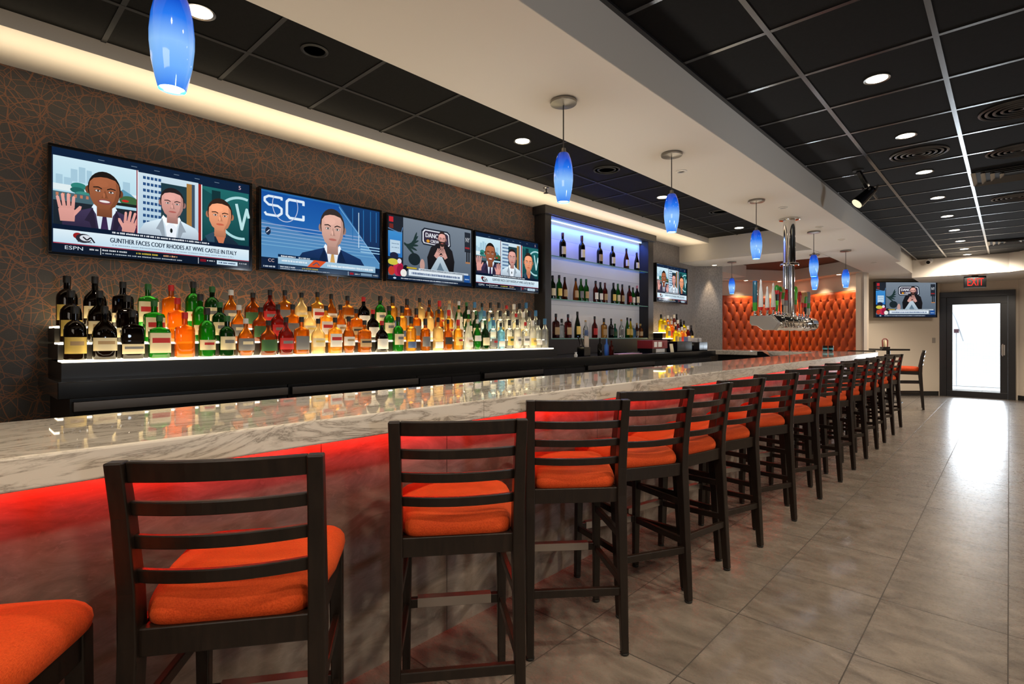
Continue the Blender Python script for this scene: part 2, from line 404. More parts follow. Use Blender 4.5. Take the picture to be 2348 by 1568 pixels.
# ------------------------------------------------------------------ room shell
struct(MB().box(-7, 6, -4, 17.5, -0.12, 0).build('floor', FLOOR))
def wallseg(name, a, b, m, z0=0.0, z1=3.1, th=0.12, side=1):
    a = Vector((a[0], a[1], 0)); b = Vector((b[0], b[1], 0)); d = (b - a).normalized(); n = Vector((-d.y, d.x, 0)) * side
    p = [a, b, b + n * th, a + n * th]
    return struct(MB().prism([(q.x, q.y) for q in p], z0, z1).build(name, m))
struct(MB().box(XW - .15, XW, -3, 7.3, 0, 3.1).build('wall_left', WALLPAPER))
def mk_taupe():
    m = mat('taupe_woven_wallpaper', rough=0.6); nn, L, b = nodes(m)
    n1 = noise(m, objco(m, scale=(60, 60, 20), rot=(.8, 0, 0), world=True), 1.6, 4, .7); n2 = noise(m, objco(m, scale=(60, 60, 20), rot=(-.8, 0, 0), world=True), 1.6, 4, .7)
    L.new(ramp(m, mth(m, 'MAXIMUM', n1.outputs[0], n2.outputs[0]), [(.42, (0.10, 0.084, 0.072)), (.66, (0.23, 0.195, 0.168))]), b.inputs['Base Color']); return m
TAUPE = mk_taupe()
struct(MB().box(XW - .15, XW, 7.3, 9.30, 0, 3.1).build('wall_left_far', TAUPE))
wallseg('wall_left_return', (XW, 9.28), (-3.79, 9.62), TAUPE)
wallseg('wall_left_back', (-3.79, 9.62), (-5.15, 11.95), WALLPAINT)
wallseg('wall_booth_left', (-4.95, 12.07), (-3.80, 13.80), WALLPAINT)
wallseg('wall_booth_right', (-3.86, 13.80), (-2.12, 12.52), WALLPAINT)
wallseg('wall_booth_return', (-2.12, 12.47), (-2.45, 14.06), WALLPAINT)
wallseg('wall_screen', (-2.47, 13.98), (-1.13, 15.26), WALLPAINT)
b = MB(); b.box(-1.25, -1.14, 15.3, 15.45, 0, 2.31); b.box(0.10, 0.145, 15.3, 15.45, 0, 2.31); b.box(-1.25, 0.145, 15.3, 15.45, 2.31, 3.1)
struct(b.build('wall_far', WALLPAINT))
wallseg('wall_far_right', (0.14, 15.30), (3.9, 11.54), WALLPAINT)
struct(MB().box(3.9, 4.05, -3, 12, 0, 3.1).build('wall_right', mat('grey_brown_wall', (0.34, 0.30, 0.26), 0.7)))
struct(MB().box(-4.3, 4.0, -3.12, -3, 0, 3.1).build('wall_back', mat('grey_brown_wall')))
def baseb(name, a, b):
    a = Vector((a[0], a[1], 0)); b = Vector((b[0], b[1], 0)); d = (b - a).normalized(); n = Vector((d.y, -d.x, 0))
    p = [a, b, b + n * .012, a + n * .012]; struct(MB().prism([(q.x, q.y) for q in p], 0, 0.10).build(name, BASEB))
baseb('baseboard_screen', (-2.47, 13.98), (-1.16, 15.23)); baseb('baseboard_far_right', (0.14, 15.30), (3.9, 11.54))

# ceilings
Z1, Z2, ZB, ZC = 2.86, 2.96, 2.60, 2.876
struct(MB().prism([(-1.35, -3), (4, -3), (4, 13), (0.1, 15.4), (-1.5, 15.4), (-1.35, 13)], Z1, Z1 + .05).build('ceiling', TILE))
struct(MB().box(-3.64, -2.09, -3, 8.66, Z2, Z2 + .05).build('ceiling_bar_tray', TILE))
struct(MB().box(-5.3, -2.0, 9.6, 14.2, 2.84, 2.9).build('ceiling_booth', BROWNTILE))
struct(MB().box(-6, 4, -3.2, 16, 3.1, 3.15).build('ceiling_deck', BLACK))
g = MB()
gx = [-0.88 + 0.6096 * k for k in range(8)]; gy = [3.42 + 0.6096 * k for k in range(-10, 17)]
for x in gx: g.box(x - .0125, x + .0125, -3, 13.3, Z1 - .006, Z1 + .01)
for y in gy: g.box(-1.344, 3.9, y - .0125, y + .0125, Z1 - .005, Z1 + .01)
g.box(-1.344, -1.320, -3, 13.2, Z1 - .012, Z1 + .01)
struct(g.build('trim_1', GRID))
g = MB()
for k in range(-8, 13):
    y = 1.769 + .5875 * k
    if y < 8.6: g.box(-3.64, -2.09, y - .012, y + .012, Z2 - .006, Z2 + .01)
g.box(-3.184, -3.160, -3, 8.65, Z2 - .007, Z2 + .01)
struct(g.build('trim_2', GRIDSOFT))
# beam over the bar, cross soffit, cove, booth bands, header over the door
struct(MB().prism([(-2.095, -3), (-1.344, -3), (-1.344, 11.1), (-1.42, 11.1), (-1.42, 13.3), (-2.095, 13.3)], ZB, 3.1).build('ceiling_beam', PLASTER, bevel=.004))
struct(MB().box(-4.3, -2.097, 8.65, 9.65, ZB, 3.1).build('ceiling_cross_soffit', PLASTER))
struct(MB().box(-5.5, -4.1, 9.652, 11.7, ZB, 3.1).build('ceiling_side_soffit', PLASTER))
struct(MB().box(XW, -3.638, -3, 8.66, ZC, 3.1).build('ceiling_cove', PLASTER))
LN = (math.cos(math.atan2(1.73, 1.15)), math.sin(math.atan2(1.73, 1.15)))
struct(MB().prism([(-5.2, 11.7), (-4.66, 11.88), (-3.72, 13.28), (-2.36, 12.27), (-2.097, 12.25), (-2.097, 12.62), (-3.8, 14.0), (-5.2, 12.3)], ZB, 3.1).build('ceiling_booth_band', PLASTER))
struct(MB().prism([(-2.097, 12.62), (-2.097, 13.302), (-1.432, 13.302), (-1.432, 15.5), (-2.8, 15.0), (-2.7, 13.2)], ZB, 3.1).build('ceiling_screen_soffit', PLASTER))
struct(MB().prism([(-1.43, 13.3), (0.0, 13.3), (2.6, 10.7), (4, 12), (1, 15.6), (-1.43, 15.5)], 2.51, 3.1).build('ceiling_header', PLASTER))

# door
D = thing('door_1', None, None, (-0.52, 15.3, 0)); struct(D)
fr = MB(); fr.box(-.62, -.50, -.06, .06, 0, 2.19); fr.box(.50, .62, -.06, .06, 0, 2.19); fr.box(-.62, .62, -.06, .06, 2.19, 2.31)
struct(fr.build('door_frame', DOORM, D, bevel=.004))
lf = MB(); lf.box(-.4995, -.40, -.03, .03, .13, 2.03); lf.box(.38, .4995, -.03, .03, .13, 2.03); lf.box(-.4995, .4995, -.03, .03, 2.03, 2.1895); lf.box(-.4995, .4995, -.03, .03, .002, .13)
struct(lf.build('door_leaf', DOORM, D, bevel=.003))
struct(MB().box(-.40, .38, -.004, .004, .13, 2.03).build('door_glass', DOORGLASS, D))
hn = MB(); hn.path([(.42, -.03, 1.16), (.42, -.09, 1.16), (.42, -.09, .92), (.42, -.03, .92)], .011); hn.box(.40, .455, -.04, -.03, .93, 1.15)
struct(hn.build('door_handle', STEEL, D, smooth=True))
# outside the door: pale brick wall and paving in daylight
def mk_brick():
    m = mat('white_painted_brick', (0.8, 0.8, 0.78), 0.8); nn, L, b_ = nodes(m)
    t = N(m, 'ShaderNodeTexBrick'); t.inputs['Scale'].default_value = 4; t.inputs['Color1'].default_value = (0.82, 0.82, 0.80, 1)
    t.inputs['Color2'].default_value = (0.66, 0.66, 0.65, 1); t.inputs['Mortar'].default_value = (0.5, 0.5, 0.5, 1); t.inputs['Mortar Size'].default_value = 0.01
    mp = objco(m, rot=(PI / 2, 0, 0), world=True); L.new(mp, t.inputs['Vector']); L.new(t.outputs[0], b_.inputs['Base Color']); return m
struct(MB().box(-6, 6, 18.6, 18.8, 0, 4.0).build('exterior_wall', mk_brick()))
struct(MB().box(-6, 6, 17.5, 22, -.12, -.01).build('exterior_ground', mat('pale_concrete', (0.7, 0.7, 0.7), 0.8)))
p = thing('standpipe', 'thin grey pipe with a small valve box outside the glass door', 'pipe', (-1.02, 18.3, 0))
MB().tube((0, 0, 0), (0, 0, 1.45), .012).build('pipe', mat('grey_paint', (0.35, 0.36, 0.38), 0.5), p)
MB().box(-.05, .05, -.04, .04, 1.42, 1.52).build('valve_box', mat('maroon_paint', (0.06, 0.02, 0.03), 0.5), p)
MB().path([(-.12, 0, 2.3), (-.12, .05, 2.05), (0, 0, 1.75), (.14, 0, 1.2)], .014).build('hose', mat('grey_paint'), p)

# ------------------------------------------------------------------ the bar
BT = thing('bar_counter', 'long white marble bar counter with grey veins and a stone clad front', 'bar counter', (-1.8, 4, 0))
sl = MB().prism([(-2.104 + 1.8, -5.2), (-1.48 + 1.8, -5.2), (-1.48 + 1.8, 5.86), (-3.74 + 1.8, 5.86), (-3.74 + 1.8, 5.60), (-4.07 + 1.8, 5.27), (-4.07 + 1.8, 5.14), (-2.55 + 1.8, 5.14), (-2.104 + 1.8, 4.80)], 1.02, 1.0925)
sl.build('marble_top', MARBLE, BT, bevel=.006, segs=3)
fp = MB(); fp.box(-.10, -.07, -5.2, 5.74, 0, 1.018); fp.box(-1.93, -.07, 5.71, 5.74, 0, 1.018)
fp.build('front_panel', STONE, BT)
bk = MB(); bk.box(-.28, -.12, -5.2, 4.9, .08, 1.015); bk.build('inner_carcass', BLACK, BT)
bk = MB(); bk.box(-1.92, -.3, 5.25, 5.69, .08, 1.015); bk.build('return_carcass', BLACK, BT)
led = MB().box(-.066, -.050, -5.15, 5.6, 1.008, 1.017).build('led_strip', REDLED, BT); led['label'] = 'red glowing strip under the marble overhang'

# ------------------------------------------------------------------ bar stools
def make_stool():
    t = thing('bar_stool', '', 'bar stool', group='ladder back bar stools along the marble bar')
    for s in (-1, 1):
        lg = MB().stations([(.200 * s, -.235, .012, .030, .034), (.198 * s, -.212, .35, .036, .044), (.196 * s, -.190, .66, .040, .056),
                            (.196 * s, -.196, .78, .038, .052), (.198 * s, -.222, .95, .036, .042), (.200 * s, -.250, 1.075, .036, .034)]).build('leg', WOOD, t, bevel=.004)
        MB().lathe([(.016, 0), (.019, .004), (.019, .010), (.010, .014)], 12, (.200 * s, -.235, 0)).build('glide', RUBBER, lg)
        lg = MB().stations([(.190 * s, .215, .012, .030, .030), (.186 * s, .196, .64, .040, .040), (.186 * s, .195, .70, .040, .040)]).build('leg', WOOD, t, bevel=.004)
        MB().lathe([(.016, 0), (.019, .004), (.019, .010), (.010, .014)], 12, (.190 * s, .215, 0)).build('glide', RUBBER, lg)
        for z0, z1 in ((.475, .490), (.275, .300)):
            MB().bar((.194 * s, -.208 if z0 > .4 else -.216, z1), (.187 * s, .200, z0), .020, .032).build('side_stretcher', WOOD, t, bevel=.003)
    fr = MB(); fr.box(-.18, .18, -.205, -.180, .632, .695); fr.box(-.17, .17, .185, .207, .632, .695)
    for s in (-1, 1): fr.box(.188 * s - .011, .188 * s + .011, -.185, .19, .632, .695)
    fr.box(-.18, .18, -.18, .19, .668, .690)
    fr.build('seat_frame', WOOD, t, bevel=.003)
    # cushion: rounded, crowned, slightly wider at the front
    n = 40; rings = []
    def ring(sx, z, dy=0.0, k=1.0):
        r = []
        for i in range(n):
            a = 2 * PI * i / n; e = .24
            cx_ = math.copysign(abs(math.cos(a)) ** e, math.cos(a)); sy_ = math.copysign(abs(math.sin(a)) ** e, math.sin(a))
            y = sy_ * (.218 - sx); wd = (.200 + .014 * (sy_ * .5 + .5)) - sx
            if sy_ < -.55: wd = min(wd, .176 - sx * .5 + max(0, (sy_ + .93)) * .03)
            r.append((cx_ * wd, y + .018, z + k * .0))
        return r
    for sx, z in ((.006, .692), (-.001, .699), (-.004, .714), (-.002, .730), (.006, .744), (.018, .755), (.035, .763), (.065, .770), (.11, .776), (.17, .779)):
        rings.append(ring(sx, z))
    MB().loft(rings).build('seat', FABRIC, t, smooth=True)
    def slat(z, h, th, y0, y1, name, bow=.030):
        m = MB(); R = []
        for k in range(13):
            u = -1 + 2 * k / 12; x = u * .182; yb = -bow * (1 - u * u)
            R.append([(x, y0 + yb - th / 2, z), (x, y0 + yb + th / 2, z), (x, y1 + yb + th / 2, z + h), (x, y1 + yb - th / 2, z + h)])
        m.loft(R).build(name, WOOD, t, bevel=.003)
    slat(1.028, .046, .022, -.236, -.243, 'top_rail', .022)
    for z in (.953, .876, .797):
        yy = -.222 if z > .9 else (-.208 if z > .85 else -.198)
        slat(z, .032, .016, yy, yy - .005, 'back_slat')
    MB().bar((-.195, -.219, .262), (.195, -.219, .262), .022, .034).build('rear_stretcher', WOOD, t, bevel=.003)
    fs = MB().bar((-.185, .208, .285), (.185, .208, .285), .026, .036).build('front_stretcher', WOOD, t, bevel=.003)
    pl = MB(); pl.box(-.145, .145, .192, .226, .3035, .3065); pl.box(-.145, .145, .1925, .1945, .270, .3065)
    pl = pl.build('footrest_plate', STEEL, fs); pl['label'] = 'steel plate'
    return t
def org(px, py, th, lx=.200, ly=-.235):
    c, s = math.cos(th), math.sin(th); return (px - (lx * c - ly * s), py - (lx * s + ly * c), 0)
ST = [(-1.133, -.035, 55), (-1.150, .578, 54), (-1.150, 1.270, 51), (-1.182, 1.954, 48), (-1.178, 2.556, 64), (-1.180, 3.06, 80), (-1.155, 3.54, 74),
      (-1.137, 4.205, 69), (-1.136, 4.912, 69), (-1.130, 5.609, 67), (-1.136, 6.216, 66), (-1.138, 6.858, 67), (-1.141, 7.527, 68), (-1.142, 8.051, 72), (-1.142, 8.75, 72), (-1.160, 9.58, 70)]
stool0 = make_stool(); used = False
WHO = ['nearest bar stool, cropped by the frame, only its orange seat and front leg showing',
       'large near bar stool with orange seat, its whole ladder back in front of the marble']
for i, (px, py, a) in enumerate(ST):
    th = math.radians(a); loc = org(px, py, th)
    lab = WHO[i] if i < 2 else f'dark ladder back stool with orange seat, {ordn(i + 1)} from the camera along the bar'
    if i == 0: stool0.location = loc; stool0.rotation_euler = (0, 0, th); stool0['label'] = lab
    else: dup(stool0, loc, th, lab)
th = math.radians(97); r = dup(stool0, org(-1.13, 12.08, th, -.2, -.235), th, 'lone dark stool with orange seat turned sideways before the beige wall', group='stools at the high table')
th = math.radians(20); r = dup(stool0, (-2.06, 11.70, 0), th, 'dark stool tucked behind the far end of the bar, mostly hidden by it', group='stools at the high table')

# ------------------------------------------------------------------ back bar counter, cabinets and coolers
BC = MB(); BC.box(XW + .002, -3.35, .37, 8.24, 1.03, 1.115)
tag(BC.build('back_counter', BLACKTOP, bevel=.004), 'long black stone counter running under the bottle steps along the wall', 'counter')
def cabinet(y0, y1, lab, kind):
    t = thing(kind, lab, 'bottle cooler' if kind == 'bottle_cooler' else 'cabinet', (-3.75, (y0 + y1) / 2, 0)); h = (y1 - y0) / 2 - .004
    MB().box(-.395, .33, -h, h, .09, 1.028).build('body', BLACK, t); MB().box(-.39, .27, -h, h, 0, .09).build('plinth', RUBBER, t)
    if kind == 'bottle_cooler':
        MB().box(.33, .372, -h + .01, h - .01, .962, 1.010).build('top_rail', DSTEEL, t, bevel=.002)
        n = max(1, round(2 * h / .55)); wd = 2 * (h - .012) / n
        for k in range(n):
            a = -h + .012 + wd * k
            d = MB(); d.box(.332, .365, a + .004, a + wd - .004, .12, .945); d = d.build('door', GLASSBLK, t, bevel=.003)
            MB().box(.366, .372, a + .008, a + wd - .008, .925, .940).build('door_edge', DSTEEL, d)
    else:
        n = max(1, round(2 * h / .45)); wd = 2 * (h - .01) / n
        for k in range(n):
            a = -h + .01 + wd * k
            d = MB().box(.332, .350, a + .003, a + wd - .003, .12, 1.0).build('door', CABW, t, bevel=.002)
            MB().tube((.362, a + wd - .04, .80), (.362, a + wd - .04, .92), .005, n=8).build('handle', DSTEEL, d)
cabinet(.42, 1.519, 'steel railed black bottle cooler at the near end of the back counter', 'bottle_cooler')
cabinet(1.519, 2.55, 'steel railed bottle cooler beside the near cooler, below the second screen', 'bottle_cooler')
cabinet(2.55, 3.24, 'plain black cabinet between two steel railed coolers', 'back_cabinet')
cabinet(3.24, 4.08, 'short steel railed cooler below the fourth screen', 'bottle_cooler')
cabinet(4.08, 4.82, 'plain black cabinet at the foot of the shelf tower', 'back_cabinet')
cabinet(4.82, 6.35, 'long steel railed cooler under the shelf tower', 'bottle_cooler')
cabinet(6.35, 8.2, 'plain black cabinet at the far end of the back counter', 'back_cabinet')

# lit bottle steps
TX = [(-3.62, 1.212), (-3.75, 1.306), (-3.88, 1.397)]
def steps(y0, y1, lab, ytrim=0.0):
    t = thing('bottle_steps', lab, 'bottle display', (0, (y0 + y1) / 2, 1.115)); h = (y1 - y0) / 2
    for k, (x, z) in enumerate(TX):
        zz = z - 1.115; hb = h if k else h
        MB().box(XW + .003, x, -hb, hb + (ytrim if k == 0 else 0), (0 if k == 0 else TX[k - 1][1] - 1.115), zz - .012).build('riser', mat('dark_step_riser', (0.014, 0.012, 0.010), 0.45), t)
        a = MB().box(x - (.13 if k < 2 else .22), x + .002, -hb, hb, zz - .012, zz - .003).build('lit_shelf', TIERLIT, t)
        MB().box(x + .002, x + .006, -hb, hb, zz - .014, zz - .003).build('lit_edge', TIEREDGE, a)
    return t
steps(.415, 4.52, 'three black steps with glowing shelf edges holding the long bottle display', .07)
steps(7.52, 8.16, 'short set of glowing bottle steps beyond the shelf tower')

# ------------------------------------------------------------------ bottles
# section half sizes (x: depth, y: along the shelf) from profile (t, r, squareness)
PROF = {
 'wine':   [(0, .80, 0), (.01, .98, 0), (.03, 1, 0), (.55, 1, 0), (.62, .93, 0), (.68, .70, 0), (.73, .46, 0), (.78, .38, 0), (.94, .34, 0)],
 'round':  [(0, .85, 0), (.02, 1, 0), (.58, 1, 0), (.65, .90, 0), (.70, .62, 0), (.75, .38, 0), (.80, .33, 0), (.93, .33, 0)],
 'square': [(0, .90, 1), (.02, 1, 1), (.60, 1, 1), (.66, .90, 1), (.71, .55, .4), (.75, .30, 0), (.92, .28, 0)],
 'flask':  [(0, .70, 0), (.03, .84, 0), (.18, .98, 0), (.34, 1, 0), (.50, .93, 0), (.60, .72, 0), (.68, .40, 0), (.74, .25, 0), (.92, .25, 0)],
 'broad':  [(0, .90, .4), (.03, 1, .4), (.48, 1, .4), (.58, .90, .3), (.66, .58, 0), (.72, .30, 0), (.92, .26, 0)],
 'slim':   [(0, .88, 0), (.015, 1, 0), (.56, 1, 0), (.62, .92, 0), (.67, .66, 0), (.72, .44, 0), (.92, .38, 0)],
 'cone':   [(0, .88, 0), (.02, 1, 0), (.30, 1, 0), (.50, .86, 0), (.68, .52, 0), (.78, .34, 0), (.93, .30, 0)],
}
def sec(r, sq, n, wd, dep):
    out = []
    for i in range(n):
        a = 2 * PI * (i + .5) / n; e = 1 - .62 * sq
        out.append((math.copysign(abs(math.cos(a)) ** e, math.cos(a)) * r * dep / 2, math.copysign(abs(math.sin(a)) ** e, math.sin(a)) * r * wd / 2))
    return out
def make_bottle(kind, glass, H, W, label, cap, lz=(.14, .44), name='liquor_bottle', two=None, n=20):
    pf = PROF[kind]; dep = W * (.62 if kind in ('square', 'broad', 'flask') else 1)
    if kind in ('flask', 'broad'): dep = W * .7
    Hb = H / .985
    # neck half-width should not depend on body width too much
    def rr(t_, r): return r if t_ < .70 else max(.011 / (W / 2), min(r, .016 / (W / 2)))
    m = MB(); m.loft([[(x, y, t_ * Hb) for x, y in sec(rr(t_, r), sq, n, W, dep if t_ < .7 else W)] for t_, r, sq in pf])
    o = m.build(name, GL[glass], smooth=True)
    c = CP[cap]; nr = rr(.93, pf[-1][1]) * W / 2
    ch = (.80 if kind in ('round', 'slim') else .86) if cap != 'cork' else .90
    MB().lathe([(nr + .0025, ch * H), (nr + .003, ch * H + .004), (nr + .003, H - .004), (nr + .001, H)], 12).build('cap', c, o, smooth=True)
    if label:
        lm = MB(); R = []
        def rat(t_):
            for (ta, ra, sa), (tb, rb, sb) in zip(pf, pf[1:]):
                if ta <= t_ <= tb: k = (t_ - ta) / (tb - ta); return ra + (rb - ra) * k, sa + (sb - sa) * k
            return 1, 0
        zs = [lz[0] + (lz[1] - lz[0]) * k / 4 for k in range(5)]
        for t_ in zs:
            r, sq = rat(t_); ring = sec(r, sq, 40, W + .003, dep + .003)
            R.append([(x, y, t_ * Hb) for x, y in (ring[-8:] + ring[:8])])
        nn = len(R[0]); vs = [p for q in R for p in q]; fs = []
        lm.v = vs
        for k in range(4):
            for i in range(nn - 1):
                lm.f.append((k * nn + i, k * nn + i + 1, (k + 1) * nn + i + 1, (k + 1) * nn + i)); lm.mi.append(1 if (two and k == 2 and 3 < i < nn - 4) else 0)
        lm.build('label', [LB[label], LB[two or label]], o, smooth=True)
    return o
# kind, glass, height, width, label, cap, (label span), stripe, words
CW = {'black': 'black', 'red': 'red', 'gold': 'gold', 'silver': 'silver', 'green': 'green', 'blue': 'blue', 'white': 'white', 'brown': 'brown', 'cork': 'cork', 'pink': 'pink'}
COLS = [
 (.481, 'wine', 'dark', .315, .090, 'yellow', 'black', (.12, .42), 'tan', 'near-black liqueur bottle with yellow label'),
 (.609, 'broad', 'dark', .322, .102, 'cream', 'black', (.16, .40), 'tan', 'broad dark cream liqueur bottle with oval label'),
 (.740, 'square', 'dark', .300, .098, 'cream', 'black', (.10, .30), 'grey', 'square dark coffee liqueur bottle with clear neck'),
 (.872, 'square', 'green', .262, .098, 'cream', 'green', (.12, .58), 'red', 'square green herbal liqueur bottle'),
 (1.000, 'square', 'orange', .285, .094, None, 'red', (.2, .5), None, 'glowing orange square liqueur bottle'),
 (1.128, 'wine', 'green', .318, .086, 'cream', 'black', (.14, .34), 'red', 'tall bright green liqueur bottle'),
 (1.243, 'wine', 'dgreen', .270, .086, 'cream', 'green', (.16, .48), 'grey', 'dark green bottle with pale label'),
 (1.361, 'flask', 'amber', .255, .104, 'grey', 'silver', (.14, .46), 'cream', 'rounded amber bottle with dark oval label'),
 (1.506, 'broad', 'damber', .245, .100, 'green', 'black', (.12, .44), None, 'amber whiskey bottle with dark green label'),
 (1.626, 'broad', 'red', .272, .092, 'red', 'black', (.14, .44), 'grey', 'deep red bourbon bottle'),
 (1.735, 'square', 'amber', .276, .090, 'grey', 'black', (.12, .48), None, 'amber whiskey bottle with charcoal label'),
 (1.863, 'broad', 'cream', .266, .090, 'cream', 'black', (.20, .44), 'gold' if False else 'yellow', 'pale cream bottle with black stopper'),
 (1.993, 'square', 'gold', .278, .086, 'white', 'black', (.18, .54), 'red', 'gold bottle with white label and red seal'),
 (2.109, 'flask', 'amber', .290, .090, 'white', 'black', (.20, .44), 'tan', 'rounded amber bottle with pale label'),
 (2.248, 'square', 'amber', .262, .090, 'tan', 'black', (.18, .42), 'black', 'faceted amber bourbon bottle'),
 (2.403, 'broad', 'dark', .262, .094, 'white', 'red', (.10, .42), 'white', 'dark bourbon bottle with white label and red wax'),
 (2.560, 'wine', 'green', .300, .084, 'cream', 'black', (.20, .50), 'grey', 'green whiskey bottle with cream label'),
 (2.690, 'round', 'gold', .304, .080, 'blue', 'black', (.10, .28), None, 'golden bottle with blue label'),
 (2.838, 'round', 'amber', .290, .080, 'grey', 'black', (.14, .44), None, 'amber bottle with grey label'),
 (2.979, 'square', 'cream', .305, .080, 'white', 'black', (.08, .26), None, 'pale straw bottle with white label'),
 (3.094, 'broad', 'amber', .290, .080, 'black', 'black', (.20, .42), None, 'burnt orange spirit bottle'),
 (3.215, 'round', 'gold', .290, .078, 'yellow', 'red', (.16, .42), 'red', 'golden spiced rum bottle with red cap'),
 (3.335, 'cone', 'frost', .298, .080, 'white', 'cork', (.10, .40), 'tan', 'milky white bottle'),
 (3.455, 'flask', 'green', .298, .080, 'white', 'silver', (.28, .46), None, 'light green bottle with silver neck'),
 (3.558, 'broad', 'dgreen', .292, .080, 'cream', 'green', (.14, .40), None, 'bottle green spirit bottle'),
 (3.670, 'round', 'clear', .298, .076, 'grey', 'blue', (.08, .36), 'red', 'clear vodka bottle with blue collar'),
 (3.775, 'square', 'blue', .270, .076, 'white', 'black', (.10, .30), None, 'pale blue gin bottle'),
 (3.895, 'round', 'clear', .305, .076, 'yellow', 'black', (.12, .42), 'green', 'clear bottle with gold green label'),
 (4.015, 'round', 'frost', .312, .076, 'white', 'black', (.12, .40), 'grey', 'frosted vodka bottle'),
 (4.140, 'square', 'clear', .285, .076, 'white', 'red', (.12, .46), 'grey', 'clear square bottle with printed label'),
 (4.252, 'slim', 'frost', .305, .074, 'yellow', 'white', (.10, .36), 'tan', 'slim frosted bottle with amber panel'),
 (4.350, 'slim', 'clear', .316, .074, 'white', 'black', (.12, .30), None, 'slim clear vodka bottle'),
 (4.455, 'slim', 'clear', .330, .074, None, 'blue', (.1, .3), None, 'tall clear vodka bottle with blue cap'),
]
TN = ['front', 'middle', 'back']
for i, (y, kd, gl, H, W, lb, cp, lz, two, words_) in enumerate(COLS):
    W *= 1.1; W2 = min(W, (COLS[i + 1][0] - y - .008) if i + 1 < len(COLS) else W, (y - COLS[i - 1][0] - .008) if i else W)
    H *= .965 if i > 2 else .925; b0 = make_bottle(kd, gl, H, W2, lb, cp, lz, two=two); b0['category'] = 'bottle'
    for k, (x, z) in enumerate(TX):
        o = b0 if k == 0 else None
        xx = x - .066 + (-.01 if k == 2 else 0); yy = y + random.uniform(-.003, .003)
        lab = f'{words_}, {ordn(i + 1)} along the {TN[k]} lit step'
        if k == 0: o.location = (xx, yy, z - .003); o['label'] = lab; o['group'] = 'liquor bottles on the long lit steps'
        else:
            o = dup(b0, (xx, yy, z - .003), random.uniform(-.15, .15), lab)
            if k == 2 and H < .27: o.scale = (1, 1, 1.08)

# bottles in the shelf tower
def row(specs, ys, z, x, grp, where):
    for i, (y, s_) in enumerate(zip(ys, specs)):
        kd, gl, H, W, lb, cp, wd = s_
        d = [abs(y - q) for q in ys if q != y]; W = min(W, min(d) - .006) if d else W
        o = make_bottle(kd, gl, H, W, lb, cp, n=16)
        o.location = (x, y, z); o['category'] = 'bottle'; o['group'] = grp
        o['label'] = f'{wd}, {ordn(i + 1)} along the {where}'
row([('wine', 'dark', .315, .085, 'cream', 'brown', 'dark brown cognac bottle with cream label'), ('slim', 'dark', .335, .085, 'cream', 'brown', 'dark bottle with tall maroon capsule'),
     ('wine', 'dark', .300, .082, 'tan', 'brown', 'dark bottle with tan label'), ('wine', 'dark', .290, .082, 'cream', 'black', 'dark bottle with long pale label'),
     ('cone', 'brown', .300, .082, 'white', 'black', 'brown sloping bottle with white label'), ('cone', 'dark', .275, .080, 'cream', 'black', 'dark sloping bottle with cream label')],
    [5.244, 5.65, 6.063, 6.377, 6.748, 7.04], 2.306, -4.05, 'bottles on the top glass shelf', 'blue lit top glass shelf')
row([('wine', 'dgreen', .285, .075, 'cream', 'black', 'dark green bottle'), ('wine', 'green', .300, .075, 'yellow', 'black', 'green bottle with yellow label'), ('cone', 'brown', .285, .075, 'tan', 'black', 'red brown bottle'),
     ('cone', 'amber', .290, .075, 'tan', 'black', 'amber bottle'), ('wine', 'green', .290, .072, 'grey', 'green', 'green wine bottle'), ('wine', 'green', .295, .072, 'tan', 'green', 'green bottle with tan label'),
     ('wine', 'red', .290, .072, 'white', 'black', 'dark red bottle'), ('wine', 'dgreen', .280, .072, 'white', 'black', 'black green bottle'), ('wine', 'red', .280, .072, 'tan', 'brown', 'ruby bottle'),
     ('wine', 'dgreen', .295, .075, 'yellow', 'black', 'dark green bottle with yellow label'), ('wine', 'green', .290, .070, 'cream', 'green', 'green bottle with cream label'), ('cone', 'brown', .290, .070, 'tan', 'black', 'copper brown bottle'),
     ('wine', 'red', .285, .072, 'red', 'black', 'red bottle with red label'), ('wine', 'green', .265, .068, 'white', 'black', 'small green bottle'), ('wine', 'dark', .300, .072, 'cream', 'pink', 'black bottle with pink foil neck')],
    [5.045, 5.174, 5.285, 5.517, 5.631, 5.747, 5.965, 6.078, 6.19, 6.405, 6.52, 6.637, 6.831, 6.932, 7.050], 1.789, -4.05, 'bottles on the middle glass shelf', 'middle glass shelf of the tower')
